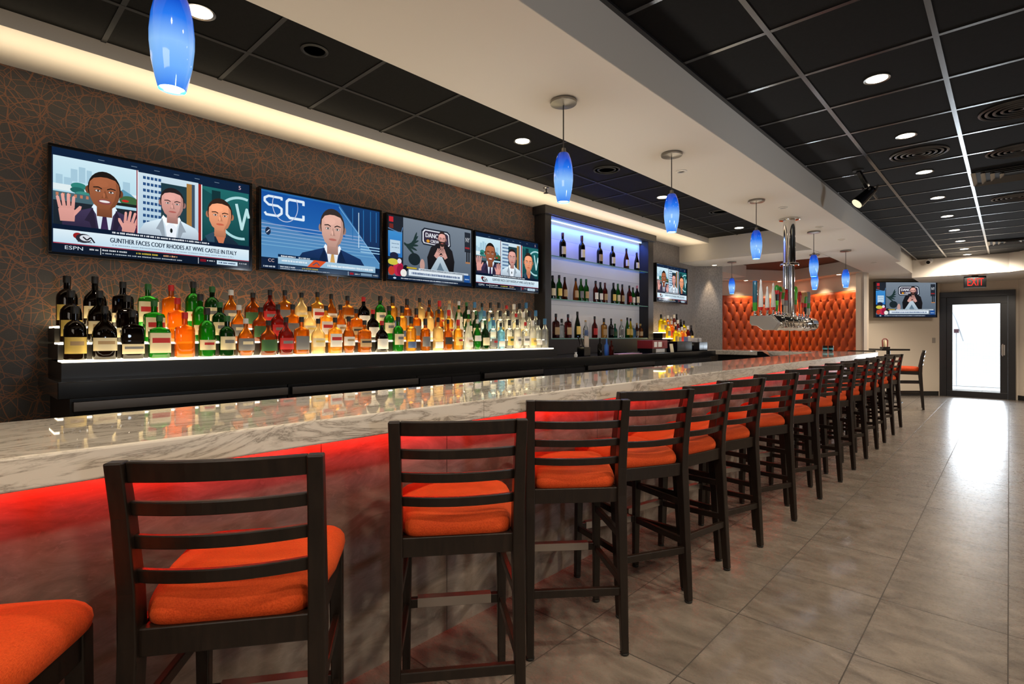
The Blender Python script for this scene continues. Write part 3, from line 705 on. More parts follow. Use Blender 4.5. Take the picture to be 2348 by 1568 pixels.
row([('square', 'brown', .300, .095, 'tan', 'black', 'tall square brown bottle'), ('round', 'clear', .240, .080, None, 'black', 'clear greenish bottle'), ('square', 'red', .300, .095, 'tan', 'black', 'square red brown bottle'),
     ('cone', 'dgreen', .340, .085, 'yellow', 'black', 'green wine bottle with tall black capsule'), ('flask', 'clear', .235, .085, 'blue', 'cork', 'clear decanter with blue band'),
     ('broad', 'red', .290, .090, 'red', 'black', 'broad maroon bottle'), ('round', 'gold', .270, .085, 'tan', 'black', 'tan ceramic looking bottle'), ('broad', 'dark', .270, .09, 'black', 'black', 'broad black bottle'),
     ('broad', 'teal', .200, .08, 'green', 'green', 'teal bottle'), ('flask', 'clear', .265, .090, 'grey', 'cork', 'clear tequila bottle with dark band'), ('cone', 'green', .295, .07, 'yellow', 'black', 'green sloping bottle'),
     ('cone', 'yellow', .285, .07, 'yellow', 'black', 'yellow green bottle'), ('round', 'blue', .180, .08, None, 'silver', 'short pale blue bottle'), ('cone', 'brown', .220, .07, 'tan', 'cork', 'small brown bottle'),
     ('square', 'amber', .210, .09, 'tan', 'gold', 'boxy amber bottle')],
    [5.110, 5.225, 5.355, 5.554, 5.734, 5.942, 6.165, 6.345, 6.445, 6.613, 6.775, 6.865, 6.955, 7.045, 7.145], 1.312, -4.05, 'bottles on the bottom glass shelf', 'bottom glass shelf of the tower')
# bottles on the far steps
Y3 = [[7.56, 7.67, 7.77, 7.87, 7.98, 8.10], [7.58, 7.69, 7.80, 7.90, 8.01, 8.12], [7.60, 7.71, 7.82, 7.93, 8.04, 8.13]]
FS = [('round', 'yellow', .28, .085, 'yellow', 'black', 'yellow liqueur bottle'), ('square', 'yellow', .25, .085, 'grey', 'white', 'square yellow bottle'), ('round', 'orange', .27, .08, 'red', 'white', 'orange bottle'),
      ('broad', 'gold', .25, .085, 'tan', 'silver', 'golden bottle'), ('slim', 'red', .29, .075, 'white', 'white', 'red bottle with white cap'), ('wine', 'dark', .30, .075, 'yellow', 'black', 'dark bottle with yellow label')]
for k, (x, z) in enumerate(TX):
    sp = FS[k:] + FS[:k] if k else FS
    row(FS if k != 1 else FS[1:] + FS[:1], Y3[k], z - .003, x - .066, 'bottles on the far lit steps', f'{TN[k]} step beyond the tower')

# ------------------------------------------------------------------ shelf tower
T = thing('shelf_tower', 'tall black framed shelf tower with glass shelves and blue white light', 'shelf unit', (-3.98, 6.12, 1.115))
y0, y1 = -1.30, 1.30
fr = MB(); fr.box(-.165, 0, y0, y0 + .115, .185, 1.655); fr.box(-.165, 0, y1 - .155, y1, .185, 1.655)
fr.box(-.165, 0, y0, y1, 1.655, 1.76); fr.box(-.165, 0, y0, y1, 0, .185)
fr.build('frame', CABW, T, bevel=.003)
MB().box(-.168, .03, y0 - .035, y1 + .04, 1.665, 1.7605).build('crown', CABW, T, bevel=.003)
def mk_back():
    m = mat('backlit_frosted_panel', (0.55, 0.52, 0.50), 0.5); nn, L, b_ = nodes(m)
    t = N(m, 'ShaderNodeTexBrick'); t.inputs['Scale'].default_value = 2.2; t.inputs['Color1'].default_value = (0.50, 0.47, 0.455, 1)
    t.inputs['Color2'].default_value = (0.42, 0.395, 0.385, 1); t.inputs['Mortar'].default_value = (0.25, 0.235, 0.235, 1); t.inputs['Mortar Size'].default_value = 0.006
    t.inputs['Brick Width'].default_value = 0.9; t.inputs['Row Height'].default_value = 0.32
    L.new(objco(m, rot=(PI / 2, 0, PI / 2)), t.inputs['Vector'])
    n1 = noise(m, objco(m), 3, 4)
    c = mixc(m, mth(m, 'MULTIPLY', n1.outputs[0], 0.4), t.outputs[0], (0.60, 0.56, 0.53))
    L.new(c, b_.inputs['Base Color']); L.new(c, b_.inputs['Emission Color']); b_.inputs['Emission Strength'].default_value = 0.22
    return m
MB().box(-.163, -.155, y0 + .115, y1 - .155, .185, 1.655).build('backlit_panel', mk_back(), T)
for z in (.185, .664, 1.181):
    s_ = MB().box(-.155, -.012, y0 + .116, y1 - .156, z, z + .010).build('glass_shelf', SHELFGLASS, T)
    MB().box(-.012, -.009, y0 + .116, y1 - .156, z, z + .010).build('shelf_edge', mat('green_glass_edge', (0.10, 0.30, 0.25), 0.2), s_)
MB().box(-.130, -.115, y0 + .118, y1 - .158, 1.638, 1.650).build('led_strip', BLUELED, T)
line_light('tower_led_light', -4.09, 2.745, 4.95, 7.25, .03, 24, (0.05, 0.15, 1.0), -.12, -1, 120)

# ------------------------------------------------------------------ screens
def pmat(name, s=1.0):
    m = bpy.data.materials.new(name); m.use_nodes = True; t = m.node_tree; t.nodes.clear()
    a = t.nodes.new('ShaderNodeVertexColor'); a.layer_name = 'Col'
    e = t.nodes.new('ShaderNodeEmission'); e.inputs[1].default_value = s
    g = t.nodes.new('ShaderNodeBsdfGlossy'); g.inputs['Roughness'].default_value = .15; g.inputs[0].default_value = (.02, .02, .02, 1)
    ad = t.nodes.new('ShaderNodeAddShader'); o = t.nodes.new('ShaderNodeOutputMaterial')
    t.links.new(a.outputs[0], e.inputs[0]); t.links.new(e.outputs[0], ad.inputs[0]); t.links.new(g.outputs[0], ad.inputs[1]); t.links.new(ad.outputs[0], o.inputs[0]); return m
SCREENM = pmat('screen_picture', 1.0)
_glyph = {}
def text_mesh(s):
    if s in _glyph: return _glyph[s]
    cu = bpy.data.curves.new('txt', 'FONT'); cu.body = s; cu.resolution_u = 3
    o = bpy.data.objects.new('txt', cu); COL.objects.link(o); bpy.context.view_layer.update()
    me = bpy.data.meshes.new_from_object(o.evaluated_get(bpy.context.evaluated_depsgraph_get()))
    vs = [(v.co.x, v.co.y) for v in me.vertices]; fs = [tuple(p.vertices) for p in me.polygons]
    bpy.data.objects.remove(o); bpy.data.meshes.remove(me); bpy.data.curves.remove(cu)
    _glyph[s] = (vs, fs); return vs, fs
class Pic:
    """flat coloured shapes of a broadcast picture; x 0..1.778 right, y 0..1 up"""
    def __init__(s): s.v = []; s.f = []; s.c = []; s.z = 0.0
    def _a(s, pts, fs, cols):
        o = len(s.v); s.v += [(x, y, s.z) for x, y in pts]
        for f in fs: s.f.append([o + i for i in f]); s.c.append([cols[i] for i in f])
        s.z += 0.00007
    def poly(s, pts, col, col2=None):
        ys = [p[1] for p in pts]; a, b = min(ys), max(ys)
        cs = [col] * len(pts) if col2 is None else [tuple(col[k] + (col2[k] - col[k]) * ((p[1] - a) / (b - a + 1e-9)) for k in range(3)) for p in pts]
        s._a(pts, [tuple(range(len(pts)))], cs)
    def rect(s, x0, y0, x1, y1, col, col2=None): s.poly([(x0, y0), (x1, y0), (x1, y1), (x0, y1)], col, col2)
    def ell(s, cx, cy, rx, ry, col, col2=None, n=26, a0=0, a1=360, rot=0):
        P = []
        for i in range(n + (0 if a1 - a0 == 360 else 1)):
            a = math.radians(a0 + (a1 - a0) * i / n); x, y = rx * math.cos(a), ry * math.sin(a); r = math.radians(rot)
            P.append((cx + x * math.cos(r) - y * math.sin(r), cy + x * math.sin(r) + y * math.cos(r)))
        s.poly(P, col, col2)
    def line(s, pts, w, col):
        for (x0, y0), (x1, y1) in zip(pts, pts[1:]):
            d = math.hypot(x1 - x0, y1 - y0) or 1e-6; nx, ny = -(y1 - y0) / d * w / 2, (x1 - x0) / d * w / 2
            s._a([(x0 + nx, y0 + ny), (x1 + nx, y1 + ny), (x1 - nx, y1 - ny), (x0 - nx, y0 - ny)], [(0, 1, 2, 3)], [col] * 4); s.z -= .00006
        for x, y in (pts[1:-1] if w > .014 else []): s.ell(x, y, w / 2, w / 2, col, n=12); s.z -= .00006
        s.z += .00006
    def text(s, t, x, y, h, col, width=None, bold=0.0):
        vs, fs = text_mesh(t); w = max(v[0] for v in vs); k = h / .7; kx = k if width is None else width / w
        for dx in ((0, bold) if bold else (0,)):
            s._a([(x + dx + a * kx, y + b * k) for a, b in vs], fs, [col] * len(vs))
    def mesh(s, name, W, H):
        me = bpy.data.meshes.new(name); k = H
        me.from_pydata([(0.0135 + z, (x - .889) * k * (W / H / 1.778), (y - .5) * k) for x, y, z in s.v], [], s.f)
        ca = me.color_attributes.new('Col', 'FLOAT_COLOR', 'CORNER')
        i = 0
        for cs in s.c:
            for c in cs: ca.data[i].color = (*c, 1); i += 1
        me.materials.append(SCREENM); return me
R_ = rgb
def head(P, cx, cy, s, skin, hair, beard=False, bald=False, smile=False, glasses=False):
    dk = tuple(v * .55 for v in skin); lt = tuple(min(1, v * 1.35) for v in skin)
    P.rect(cx - .30 * s, cy - 1.25 * s, cx + .30 * s, cy - .4 * s, dk, skin)
    for a in (-1, 1): P.ell(cx + a * .63 * s, cy - .02 * s, .11 * s, .19 * s, dk)
    if not bald: P.ell(cx, cy + .16 * s, .66 * s, .82 * s, hair)
    else: P.ell(cx, cy + .10 * s, .645 * s, .86 * s, hair)
    P.poly([(cx + x * s, cy + y * s) for x, y in ((-.57, .38), (-.60, .05), (-.56, -.35), (-.42, -.68), (-.18, -.88), (.18, -.88), (.42, -.68), (.56, -.35), (.60, .05), (.57, .38), (.42, .60), (.1, .68), (-.15, .67), (-.42, .58))], tuple(v * .82 for v in skin), lt)
    P.ell(cx - .15 * s, cy + .36 * s, .30 * s, .18 * s, lt)
    P.poly([(cx + x * s, cy + y * s) for x, y in ((.57, .38), (.60, .05), (.56, -.35), (.42, -.68), (.18, -.88), (.26, -.66), (.38, -.40), (.44, -.10), (.47, .20), (.44, .50))], tuple(v * .62 for v in skin), tuple(v * .85 for v in skin))
    if beard: P.poly([(cx + x * s, cy + y * s) for x, y in ((-.57, -.05), (-.55, -.4), (-.4, -.75), (-.15, -.93), (.15, -.93), (.4, -.75), (.55, -.4), (.57, -.05), (.35, -.32), (0, -.25), (-.35, -.32))], hair)
    for a in (-1, 1):
        P.poly([(cx + a * x * s, cy + y * s) for x, y in ((.10, .13), (.24, .20), (.44, .16), (.44, .11), (.24, .14), (.10, .07))], hair)
        P.ell(cx + a * .26 * s, cy - .01 * s, .13 * s, .065 * s, dk); P.ell(cx + a * .26 * s, cy - .015 * s, .10 * s, .042 * s, (.75, .72, .7))
        P.ell(cx + a * .25 * s, cy - .012 * s, .042 * s, .042 * s, (.02, .012, .01))
        if glasses: P.ell(cx + a * .26 * s, cy - .01 * s, .18 * s, .12 * s, (.1, .08, .08), n=16); P.ell(cx + a * .26 * s, cy - .01 * s, .155 * s, .095 * s, skin, n=16); P.ell(cx + a * .25 * s, cy - .012 * s, .045 * s, .03 * s, (.03, .02, .02))
    P.poly([(cx + x * s, cy + y * s) for x, y in ((.02, .06), (.12, -.28), (.15, -.34), (-.13, -.34), (-.10, -.28))], tuple(v * .70 for v in skin))
    P.ell(cx - .02 * s, cy - .20 * s, .045 * s, .13 * s, lt)
    if smile: P.ell(cx, cy - .52 * s, .27 * s, .12 * s, (.25, .06, .06)); P.ell(cx, cy - .50 * s, .21 * s, .055 * s, (.85, .8, .78))
    else: P.ell(cx, cy - .53 * s, .21 * s, .055 * s, (min(1, skin[0] * .75), skin[1] * .38, skin[2] * .38)); P.rect(cx - .19 * s, cy - .535 * s, cx + .19 * s, cy - .525 * s, dk)
def torso(P, cx, cy, s, coat, shirt, tie, floor_y, wd=2.3, lapel=True):
    P.poly([(cx - wd * s, floor_y), (cx - wd * s, cy - 1.9 * s), (cx - wd * .85 * s, cy - 1.45 * s), (cx - .5 * s, cy - 1.02 * s), (cx + .5 * s, cy - 1.02 * s), (cx + wd * .85 * s, cy - 1.45 * s), (cx + wd * s, cy - 1.9 * s), (cx + wd * s, floor_y)], tuple(v * .7 for v in coat), tuple(min(1, v * 1.25) for v in coat))
    if shirt:
        P.poly([(cx - .42 * s, cy - .95 * s), (cx + .42 * s, cy - .95 * s), (cx + .25 * s, floor_y), (cx - .25 * s, floor_y)], shirt)
        P.poly([(cx - .45 * s, cy - .80 * s), (cx - .05 * s, cy - 1.25 * s), (cx - .28 * s, cy - 1.5 * s), (cx - .55 * s, cy - 1.0 * s)], tuple(min(1, v * 1.15) for v in shirt))
        P.poly([(cx + .45 * s, cy - .80 * s), (cx + .05 * s, cy - 1.25 * s), (cx + .28 * s, cy - 1.5 * s), (cx + .55 * s, cy - 1.0 * s)], tuple(min(1, v * 1.15) for v in shirt))
    if tie:
        P.poly([(cx - .10 * s, cy - 1.12 * s), (cx + .10 * s, cy - 1.12 * s), (cx + .07 * s, cy - 1.32 * s), (cx + .17 * s, floor_y), (cx - .17 * s, floor_y), (cx - .07 * s, cy - 1.32 * s)], tie, tuple(v * .6 for v in tie))
    if lapel:
        d = tuple(v * .5 for v in coat)
        for a in (-1, 1): P.poly([(cx + a * .5 * s, cy - 1.0 * s), (cx + a * .85 * s, cy - 1.75 * s), (cx + a * .65 * s, cy - 1.8 * s), (cx + a * .28 * s, cy - 2.9 * s), (cx + a * .40 * s, cy - 1.6 * s)], d)
def hand(P, cx, cy, s, skin, flip=1, rot=0):
    r = math.radians(rot)
    def T_(x, y): x *= flip; return (cx + (x * math.cos(r) - y * math.sin(r)) * s, cy + (x * math.sin(r) + y * math.cos(r)) * s)
    P.poly([T_(x, y) for x, y in ((-.45, -.9), (-.5, 0), (-.35, .25), (.35, .3), (.5, -.1), (.4, -.9))], tuple(v * .85 for v in skin), skin)
    for x, l, a in ((-.38, .75, 8), (-.13, .95, 3), (.12, .98, -3), (.36, .8, -9)):
        q = math.radians(a); ex, ey = x - math.sin(q) * l, .2 + math.cos(q) * l
        P.poly([T_(*p) for p in ((x - .11, .1), (x + .11, .1), (ex + .09, ey), (ex, ey + .09), (ex - .09, ey))], tuple(v * .9 for v in skin), tuple(min(1, v * 1.1) for v in skin))
    P.poly([T_(*p) for p in ((.35, -.6), (.85, .05), (.92, .3), (.78, .34), (.45, -.05))], skin)
def illeg(P, x0, x1, y, h, col, seed=1):
    rr = random.Random(seed); x = x0
    while x < x1:
        w = rr.uniform(.006, .016); P.rect(x, y, min(x + w, x1), y + h * rr.uniform(.8, 1), col); P.z -= .00007; x += w + rr.choice((.003, .003, .010))
    P.z += .00007
def pic_panel():
    P = Pic(); navy = R_(8, 24, 48)
    P.rect(0, 0, 1.778, 1, navy, R_(12, 34, 62))
    for x in (.35, .62, .82, 1.0, 1.2, 1.4): P.rect(x, .955, x + .05, .96, R_(120, 140, 160))
    P.text('5', 1.655, .925, .045, R_(220, 180, 190))
    # left window: city and water
    P.rect(.01, .265, .665, .925, R_(150, 205, 225), R_(205, 232, 243))
    for i, (x, y, w_, h) in enumerate(((.14, .70, .05, .12), (.20, .70, .05, .15), (.26, .70, .04, .13), (.03, .66, .05, .09), (.09, .65, .06, .08), (.55, .62, .06, .16))):
        P.rect(x, y, x + w_, y + h, R_(165, 200, 218)); P.z -= .00005
    P.rect(.01, .60, .665, .66, R_(225, 238, 240))
    P.poly([(.47, .62), (.55, .70), (.62, .66), (.665, .62)], R_(90, 150, 175))
    P.ell(.20, .66, .06, .035, R_(45, 130, 120)); P.ell(.19, .62, .055, .03, R_(30, 100, 95)); P.ell(.24, .585, .07, .03, R_(60, 140, 130))
    P.ell(.60, .59, .08, .05, R_(60, 100, 60)); P.rect(.45, .53, .665, .56, R_(20, 30, 30)); P.ell(.57, .585, .03, .012, R_(200, 40, 35))
    P.rect(.01, .49, .35, .585, R_(70, 100, 110)); P.rect(.01, .265, .665, .50, R_(25, 35, 45))
    for k in range(7): P.rect(.03 + k * .045, .545, .05 + k * .045, .575, R_(190, 120, 90)); P.z -= .00006
    torso(P, .40, .66, .185, R_(58, 48, 78), R_(215, 228, 240), R_(62, 40, 80), .265, wd=1.75)
    head(P, .40, .65, .205, R_(150, 88, 58), R_(28, 22, 20), bald=True, smile=True)
    hand(P, .11, .42, .125, R_(225, 160, 150), 1, 4); hand(P, .605, .345, .115, R_(225, 160, 150), -1, -12)
    P.rect(.665, .265, .672, .925, R_(150, 30, 45)); P.rect(.672, .265, .68, .925, R_(230, 235, 240))
    # middle window: tower block
    P.rect(.68, .265, 1.235, .91, R_(170, 200, 220), R_(205, 225, 236))
    for r in range(9):
        for c in range(5): P.rect(.72 + c * .034, .32 + r * .066, .745 + c * .034, .35 + r * .066, R_(40, 80, 130)); P.z -= .00007
    P.rect(.88, .30, 1.13, .84, R_(30, 60, 70)); P.rect(1.12, .30, 1.17, .88, R_(165, 120, 60)); P.rect(1.17, .28, 1.20, .88, R_(60, 80, 100))
    torso(P, .975, .63, .165, R_(205, 222, 238), R_(235, 242, 250), None, .265, wd=1.7)
    P.ell(.975, .34, .012, .025, R_(20, 30, 30)); head(P, .985, .635, .172, R_(205, 150, 140), R_(38, 30, 32))
    P.rect(1.235, .265, 1.262, .90, R_(150, 35, 30)); P.rect(1.262, .265, 1.272, .90, R_(235, 238, 240))
    # right window: round badge behind
    P.rect(1.272, .22, 1.768, .89, R_(12, 60, 66), R_(30, 105, 105))
    P.poly([(1.272, .62), (1.272, .86), (1.40, .80), (1.44, .60)], R_(20, 78, 82)); P.rect(1.37, .5, 1.46, .86, R_(14, 50, 56))
    for i, a in enumerate(range(-100, 101, 8)): 
        q, q2 = math.radians(a), math.radians(a + 8.5); cxx, cyy, R0, R1 = 1.68, .585, .255, .225
        if cxx + R0 * math.cos(q) < 1.765 or True:
            pts = [(min(1.768, cxx - R0 * math.cos(q)), cyy + R0 * math.sin(q)), (min(1.768, cxx - R0 * math.cos(q2)), cyy + R0 * math.sin(q2)), (min(1.768, cxx - R1 * math.cos(q2)), cyy + R1 * math.sin(q2)), (min(1.768, cxx - R1 * math.cos(q)), cyy + R1 * math.sin(q))]
            P.poly(pts, R_(170, 215, 220)); P.z -= .00006
    P.line([(1.63, .75), (1.69, .46), (1.745, .70), (1.768, .60)], .030, R_(185, 225, 228))
    torso(P, 1.46, .55, .185, R_(22, 42, 58), None, None, .215, wd=1.18, lapel=False)
    P.poly([(1.39, .38), (1.52, .38), (1.48, .23), (1.465, .215)], R_(200, 120, 85))
    P.poly([(1.39, .39), (1.30, .33), (1.36, .22), (1.40, .27)], R_(45, 75, 95)); head(P, 1.455, .585, .198, R_(228, 150, 112), R_(50, 34, 28))
    # captions
    P.rect(0, .215, 1.778, .268, navy); illeg(P, .46, 1.35, .238, .018, R_(220, 225, 230), 3)
    P.rect(.01, .095, 1.768, .222, R_(196, 222, 238), R_(222, 238, 246)); P.rect(.01, .085, 1.768, .093, R_(175, 60, 80))
    P.ell(.19, .175, .035, .03, R_(150, 30, 30)); P.ell(.235, .155, .06, .045, R_(40, 40, 50)); P.ell(.25, .16, .045, .03, R_(215, 220, 228)); P.line([(.23, .17), (.26, .14), (.29, .17), (.32, .12)], .012, R_(25, 25, 35)); illeg(P, .19, .30, .115, .012, R_(60, 60, 70), 8)
    P.text('GUNTHER FACES CODY RHODES AT WWE CASTLE IN ITALY', .44, .145, .047, R_(18, 38, 62), width=1.19, bold=.003)
    illeg(P, .46, 1.60, .115, .008, R_(130, 150, 168), 5)
    P.rect(0, 0, 1.778, .085, R_(9, 22, 40)); P.text('ESPN', .09, .035, .035, R_(210, 220, 230), width=.14); illeg(P, .28, .35, .045, .016, R_(200, 205, 210), 11)
    P.rect(.365, .01, .370, .075, R_(220, 225, 230)); illeg(P, .38, .58, .05, .016, R_(200, 205, 210), 6); illeg(P, .66, .85, .05, .018, R_(190, 170, 60), 7); illeg(P, .90, 1.03, .05, .018, R_(200, 150, 110), 9); illeg(P, .38, 1.08, .02, .012, R_(170, 180, 190), 10)
    P.rect(1.23, .01, 1.235, .075, R_(220, 225, 230)); P.rect(1.25, .035, 1.31, .065, R_(120, 20, 35)); illeg(P, 1.32, 1.40, .045, .014, R_(190, 195, 200), 12); P.rect(1.42, .02, 1.64, .065, R_(200, 222, 236)); illeg(P, 1.44, 1.62, .035, .016, R_(30, 60, 100), 13); illeg(P, 1.66, 1.74, .045, .014, R_(190, 195, 200), 14)
    return P
def pic_desk():
    P = Pic(); P.rect(0, 0, 1.778, 1, R_(95, 150, 195), R_(38, 105, 170))
    P.poly([(0, .62), (0, .98), (1.10, .98), (1.20, .55), (.60, .50)], R_(30, 100, 175), R_(20, 80, 160))
    for k in range(7): P.rect(0, .30 + k * .045, 1.778, .312 + k * .045, R_(110 + k * 6, 165, 205)); P.z -= .00006
    P.poly([(1.10, 1), (1.778, 1), (1.778, .22)], R_(12, 36, 74), R_(20, 60, 110))
    for x in (1.32, 1.5, 1.62, 1.72): P.line([(x, .98), (x, .98 - (1.778 - x) * .0 - .45)], .012, R_(40, 110, 170))
    P.line([(1.42, .93), (1.42, .42)], .012, R_(200, 225, 240)); P.line([(1.10, .96), (1.778, .22)], .008, R_(130, 185, 225))
    for k in range(3): P.rect(1.45, .36 + k * .04, 1.778, .375 + k * .04, R_(150, 195, 225)); P.z -= .00006
    # SC wordmark
    wc = R_(222, 236, 248)
    def arc(cx, cy, rx, ry, a0, a1, w_=.030): P.line([(cx + rx * math.cos(math.radians(a)), cy + ry * math.sin(math.radians(a))) for a in range(a0, a1 + 1, 10 if a1 > a0 else -10)], w_, wc)
    P.line([(.27, .90), (.27, .93), (.10, .93), (.05, .90), (.05, .86), (.10, .82), (.22, .82), (.27, .79), (.27, .73), (.22, .69), (.07, .69), (.05, .72)], .030, wc)
    P.line([(.57, .88), (.57, .93), (.37, .93), (.34, .90), (.34, .73), (.38, .69), (.57, .69), (.57, .75)], .034, wc)
    P.line([(.32 + .17 * math.cos(math.radians(a)), .84 + .21 * math.sin(math.radians(a))) for a in range(150, 400, 10)], .010, R_(190, 200, 225))
    torso(P, 1.0, .61, .245, R_(22, 48, 92), R_(226, 232, 240), R_(220, 170, 95), .14, wd=2.15)
    head(P, 1.0, .635, .285, R_(205, 160, 145), R_(52, 44, 44))
    P.ell(.09, .48, .035, .05, R_(20, 40, 70)); P.line([(.07, .46), (.11, .5)], .01, R_(220, 225, 235))
    P.rect(0, 0, 1.778, .145, R_(10, 30, 58)); P.text('CC', .09, .09, .04, R_(220, 190, 190), width=.08)
    P.rect(.22, .145, .78, .20, R_(12, 40, 75)); illeg(P, .26, .46, .17, .018, R_(225, 230, 235), 2); illeg(P, .50, .66, .17, .018, R_(205, 215, 225), 3)
    P.rect(.22, .075, 1.70, .165, R_(140, 180, 208), R_(165, 198, 220)); illeg(P, .27, .62, .11, .024, R_(228, 236, 242), 4); illeg(P, .92, 1.66, .10, .030, R_(225, 235, 242), 5)
    P.poly([(.62, .07), (.80, .075), (.90, .165), (.72, .17)], R_(212, 80, 35)); P.line([(.70, .10), (.76, .14), (.80, .10)], .014, R_(70, 80, 110))
    P.rect(.22, 0, 1.75, .065, R_(40, 62, 88)); illeg(P, .25, .45, .035, .014, R_(210, 215, 222), 6); illeg(P, .55, .78, .035, .016, R_(180, 160, 60), 7); illeg(P, .25, .95, .012, .012, R_(170, 180, 190), 8)
    P.rect(1.24, .005, 1.246, .06, R_(220, 225, 230)); P.rect(1.27, .02, 1.33, .05, R_(150, 25, 40)); illeg(P, 1.35, 1.43, .025, .016, R_(190, 195, 200), 9); P.rect(1.45, .02, 1.64, .055, R_(120, 150, 175)); illeg(P, 1.66, 1.75, .03, .014, R_(200, 205, 210), 10)
    P.rect(0, .01, .20, .05, R_(12, 32, 58)); illeg(P, .03, .19, .02, .020, R_(190, 200, 212), 12)
    return P
def pic_couch():
    P = Pic(); P.rect(0, 0, 1.778, 1, R_(78, 92, 108), R_(120, 132, 145))
    P.rect(0, .12, .30, 1, R_(30, 36, 46)); P.rect(0, .36, .28, .76, R_(38, 110, 185), R_(60, 140, 205)); P.rect(.05, .42, .24, .62, R_(185, 210, 228)); illeg(P, .08, .22, .56, .012, R_(90, 120, 150), 2); illeg(P, .08, .22, .50, .012, R_(90, 120, 150), 3)
    P.rect(.03, .90, .11, .98, R_(190, 40, 50)); P.rect(.035, .80, .11, .87, R_(110, 40, 35)); P.line([(.0, .80), (.26, .74), (.29, .84)], .012, R_(90, 130, 175))
    for a in range(6): P.ell(.42 + .02 * a, .52 + .03 * a, .14, .022, R_(30, 52, 52), rot=-40 + a * 22); P.z -= .00003
    P.ell(.52, .36, .12, .10, R_(26, 38, 44)); P.ell(.68, .28, .05, .10, R_(190, 150, 140))
    # rounded sign with lettering
    P.poly([(.70, .62), (1.24, .60), (1.30, .66), (1.28, .86), (1.22, .90), (.72, .90), (.66, .85), (.66, .67)], R_(30, 38, 52))
    P.poly([(.71, .645), (1.23, .625), (1.275, .67), (1.255, .845), (1.21, .875), (.73, .875), (.685, .83), (.685, .68)], R_(215, 218, 226))
    P.poly([(.725, .66), (1.22, .64), (1.25, .68), (1.235, .83), (1.20, .855), (.745, .855), (.71, .82), (.71, .69)], R_(52, 44, 62))
    P.text('DANCE', .74, .75, .075, R_(232, 234, 240), width=.32, bold=.006); P.ell(.80, .69, .035, .025, R_(220, 150, 40)); P.text('CREW', .85, .67, .05, R_(225, 225, 232), width=.18, bold=.004)
    P.rect(1.62, .60, 1.76, .95, R_(36, 42, 52)); P.text('NY', 1.64, .78, .08, R_(215, 220, 226), width=.10); P.rect(1.63, .66, 1.74, .69, R_(150, 40, 45)); P.rect(1.66, .40, 1.69, .62, R_(20, 24, 32)); P.rect(1.71, .40, 1.74, .62, R_(20, 24, 32)); P.rect(1.64, .40, 1.75, .43, R_(170, 120, 80))
    blk = R_(16, 16, 20)
    P.poly([(.80, .22), (.78, .42), (.86, .60), (1.02, .68), (1.20, .68), (1.33, .58), (1.38, .40), (1.36, .22)], blk, R_(26, 26, 32))
    P.poly([(.84, .20), (1.02, .46), (1.10, .46), (1.27, .20), (1.16, .20), (1.06, .34), (.97, .20)], R_(150, 172, 188), R_(190, 205, 215)); P.poly([(.97, .20), (1.06, .36), (1.15, .20)], R_(95, 118, 135))
    sk = R_(214, 160, 150); hand(P, 1.00, .50, .085, sk, 1, -35); hand(P, 1.15, .50, .085, sk, -1, 30)
    head(P, 1.10, .755, .135, R_(205, 150, 140), R_(48, 36, 34), beard=True, glasses=True)
    P.ell(.20, .18, .10, .12, R_(190, 40, 75)); P.ell(.24, .16, .07, .09, R_(150, 25, 60)); P.ell(.10, .28, .10, .05, R_(205, 195, 70)); P.ell(.22, .30, .04, .04, R_(230, 220, 225)); P.ell(.07, .14, .06, .07, R_(190, 60, 40)); P.ell(.12, .38, .08, .05, R_(28, 34, 60)); P.ell(.34, .20, .05, .05, R_(18, 24, 34)); P.ell(.30, .12, .06, .06, R_(235, 232, 225))
    P.rect(.40, .09, 1.56, .185, R_(210, 224, 234), R_(230, 238, 244)); P.text('DALLAS TO TALK QUARTERBACK PLAN AND WHAT IS NEXT', .46, .12, .035, R_(20, 50, 95), width=1.05) if False else illeg(P, .46, 1.50, .115, .038, R_(36, 70, 120), 21)
    P.rect(.36, .20, .56, .225, R_(190, 160, 40)); P.rect(.60, .19, 1.70, .222, R_(196, 208, 218)); illeg(P, .64, 1.6, .198, .014, R_(70, 80, 95), 22)
    P.rect(1.60, .06, 1.74, .19, R_(30, 80, 150)); illeg(P, 1.62, 1.72, .11, .02, R_(180, 205, 225), 24); P.rect(0, 0, 1.778, .065, R_(10, 28, 52)); illeg(P, .25, 1.45, .025, .018, R_(190, 200, 212), 23); P.ell(.13, .03, .03, .015, R_(180, 195, 215))
    return P
PICS = {'panel': pic_panel(), 'desk': pic_desk(), 'couch': pic_couch()}
PM = {}
def tv(loc, rz, W, H, which, label):
    t = thing('television', label, 'television', loc, rz, 'screens over the bar' if abs(rz) < .1 else None)
    b_ = .016; fr = MB(); fr.box(-.035, .012, -W / 2, W / 2, -H / 2, H / 2).build('housing', GLASSBLK, t, bevel=.003)
    bz = MB()
    for a0, a1, c0, c1 in ((-W / 2, -W / 2 + b_, -H / 2 + b_, H / 2 - b_), (W / 2 - b_, W / 2, -H / 2 + b_, H / 2 - b_), (-W / 2, W / 2, -H / 2, -H / 2 + b_), (-W / 2, W / 2, H / 2 - b_, H / 2)):
        bz.box(.0121, .026, a0, a1, c0, c1)
    bz.build('bezel', GLASSBLK, t, bevel=.001)
    if which not in PM: PM[which] = PICS[which].mesh('screen', W - 2 * b_, H - 2 * b_); PM[which + 's'] = H - 2 * b_
    o = bpy.data.objects.new('screen', PM[which]); COL.objects.link(o); o.parent = t
    w0 = PM[which + 's'] * 1.778 if False else None
    k = (H - 2 * b_) / PM[which + 's']; o.scale = (1, k * 1.0, k)
    MB().box(-.085, -.035, -.18, .18, -.12, .12).build('wall_bracket', BLACK, t)
    return t
tv((XW + .09, .968, 2.133), 0, 1.128, .642, 'panel', 'large television nearest the camera showing three people in a split screen')
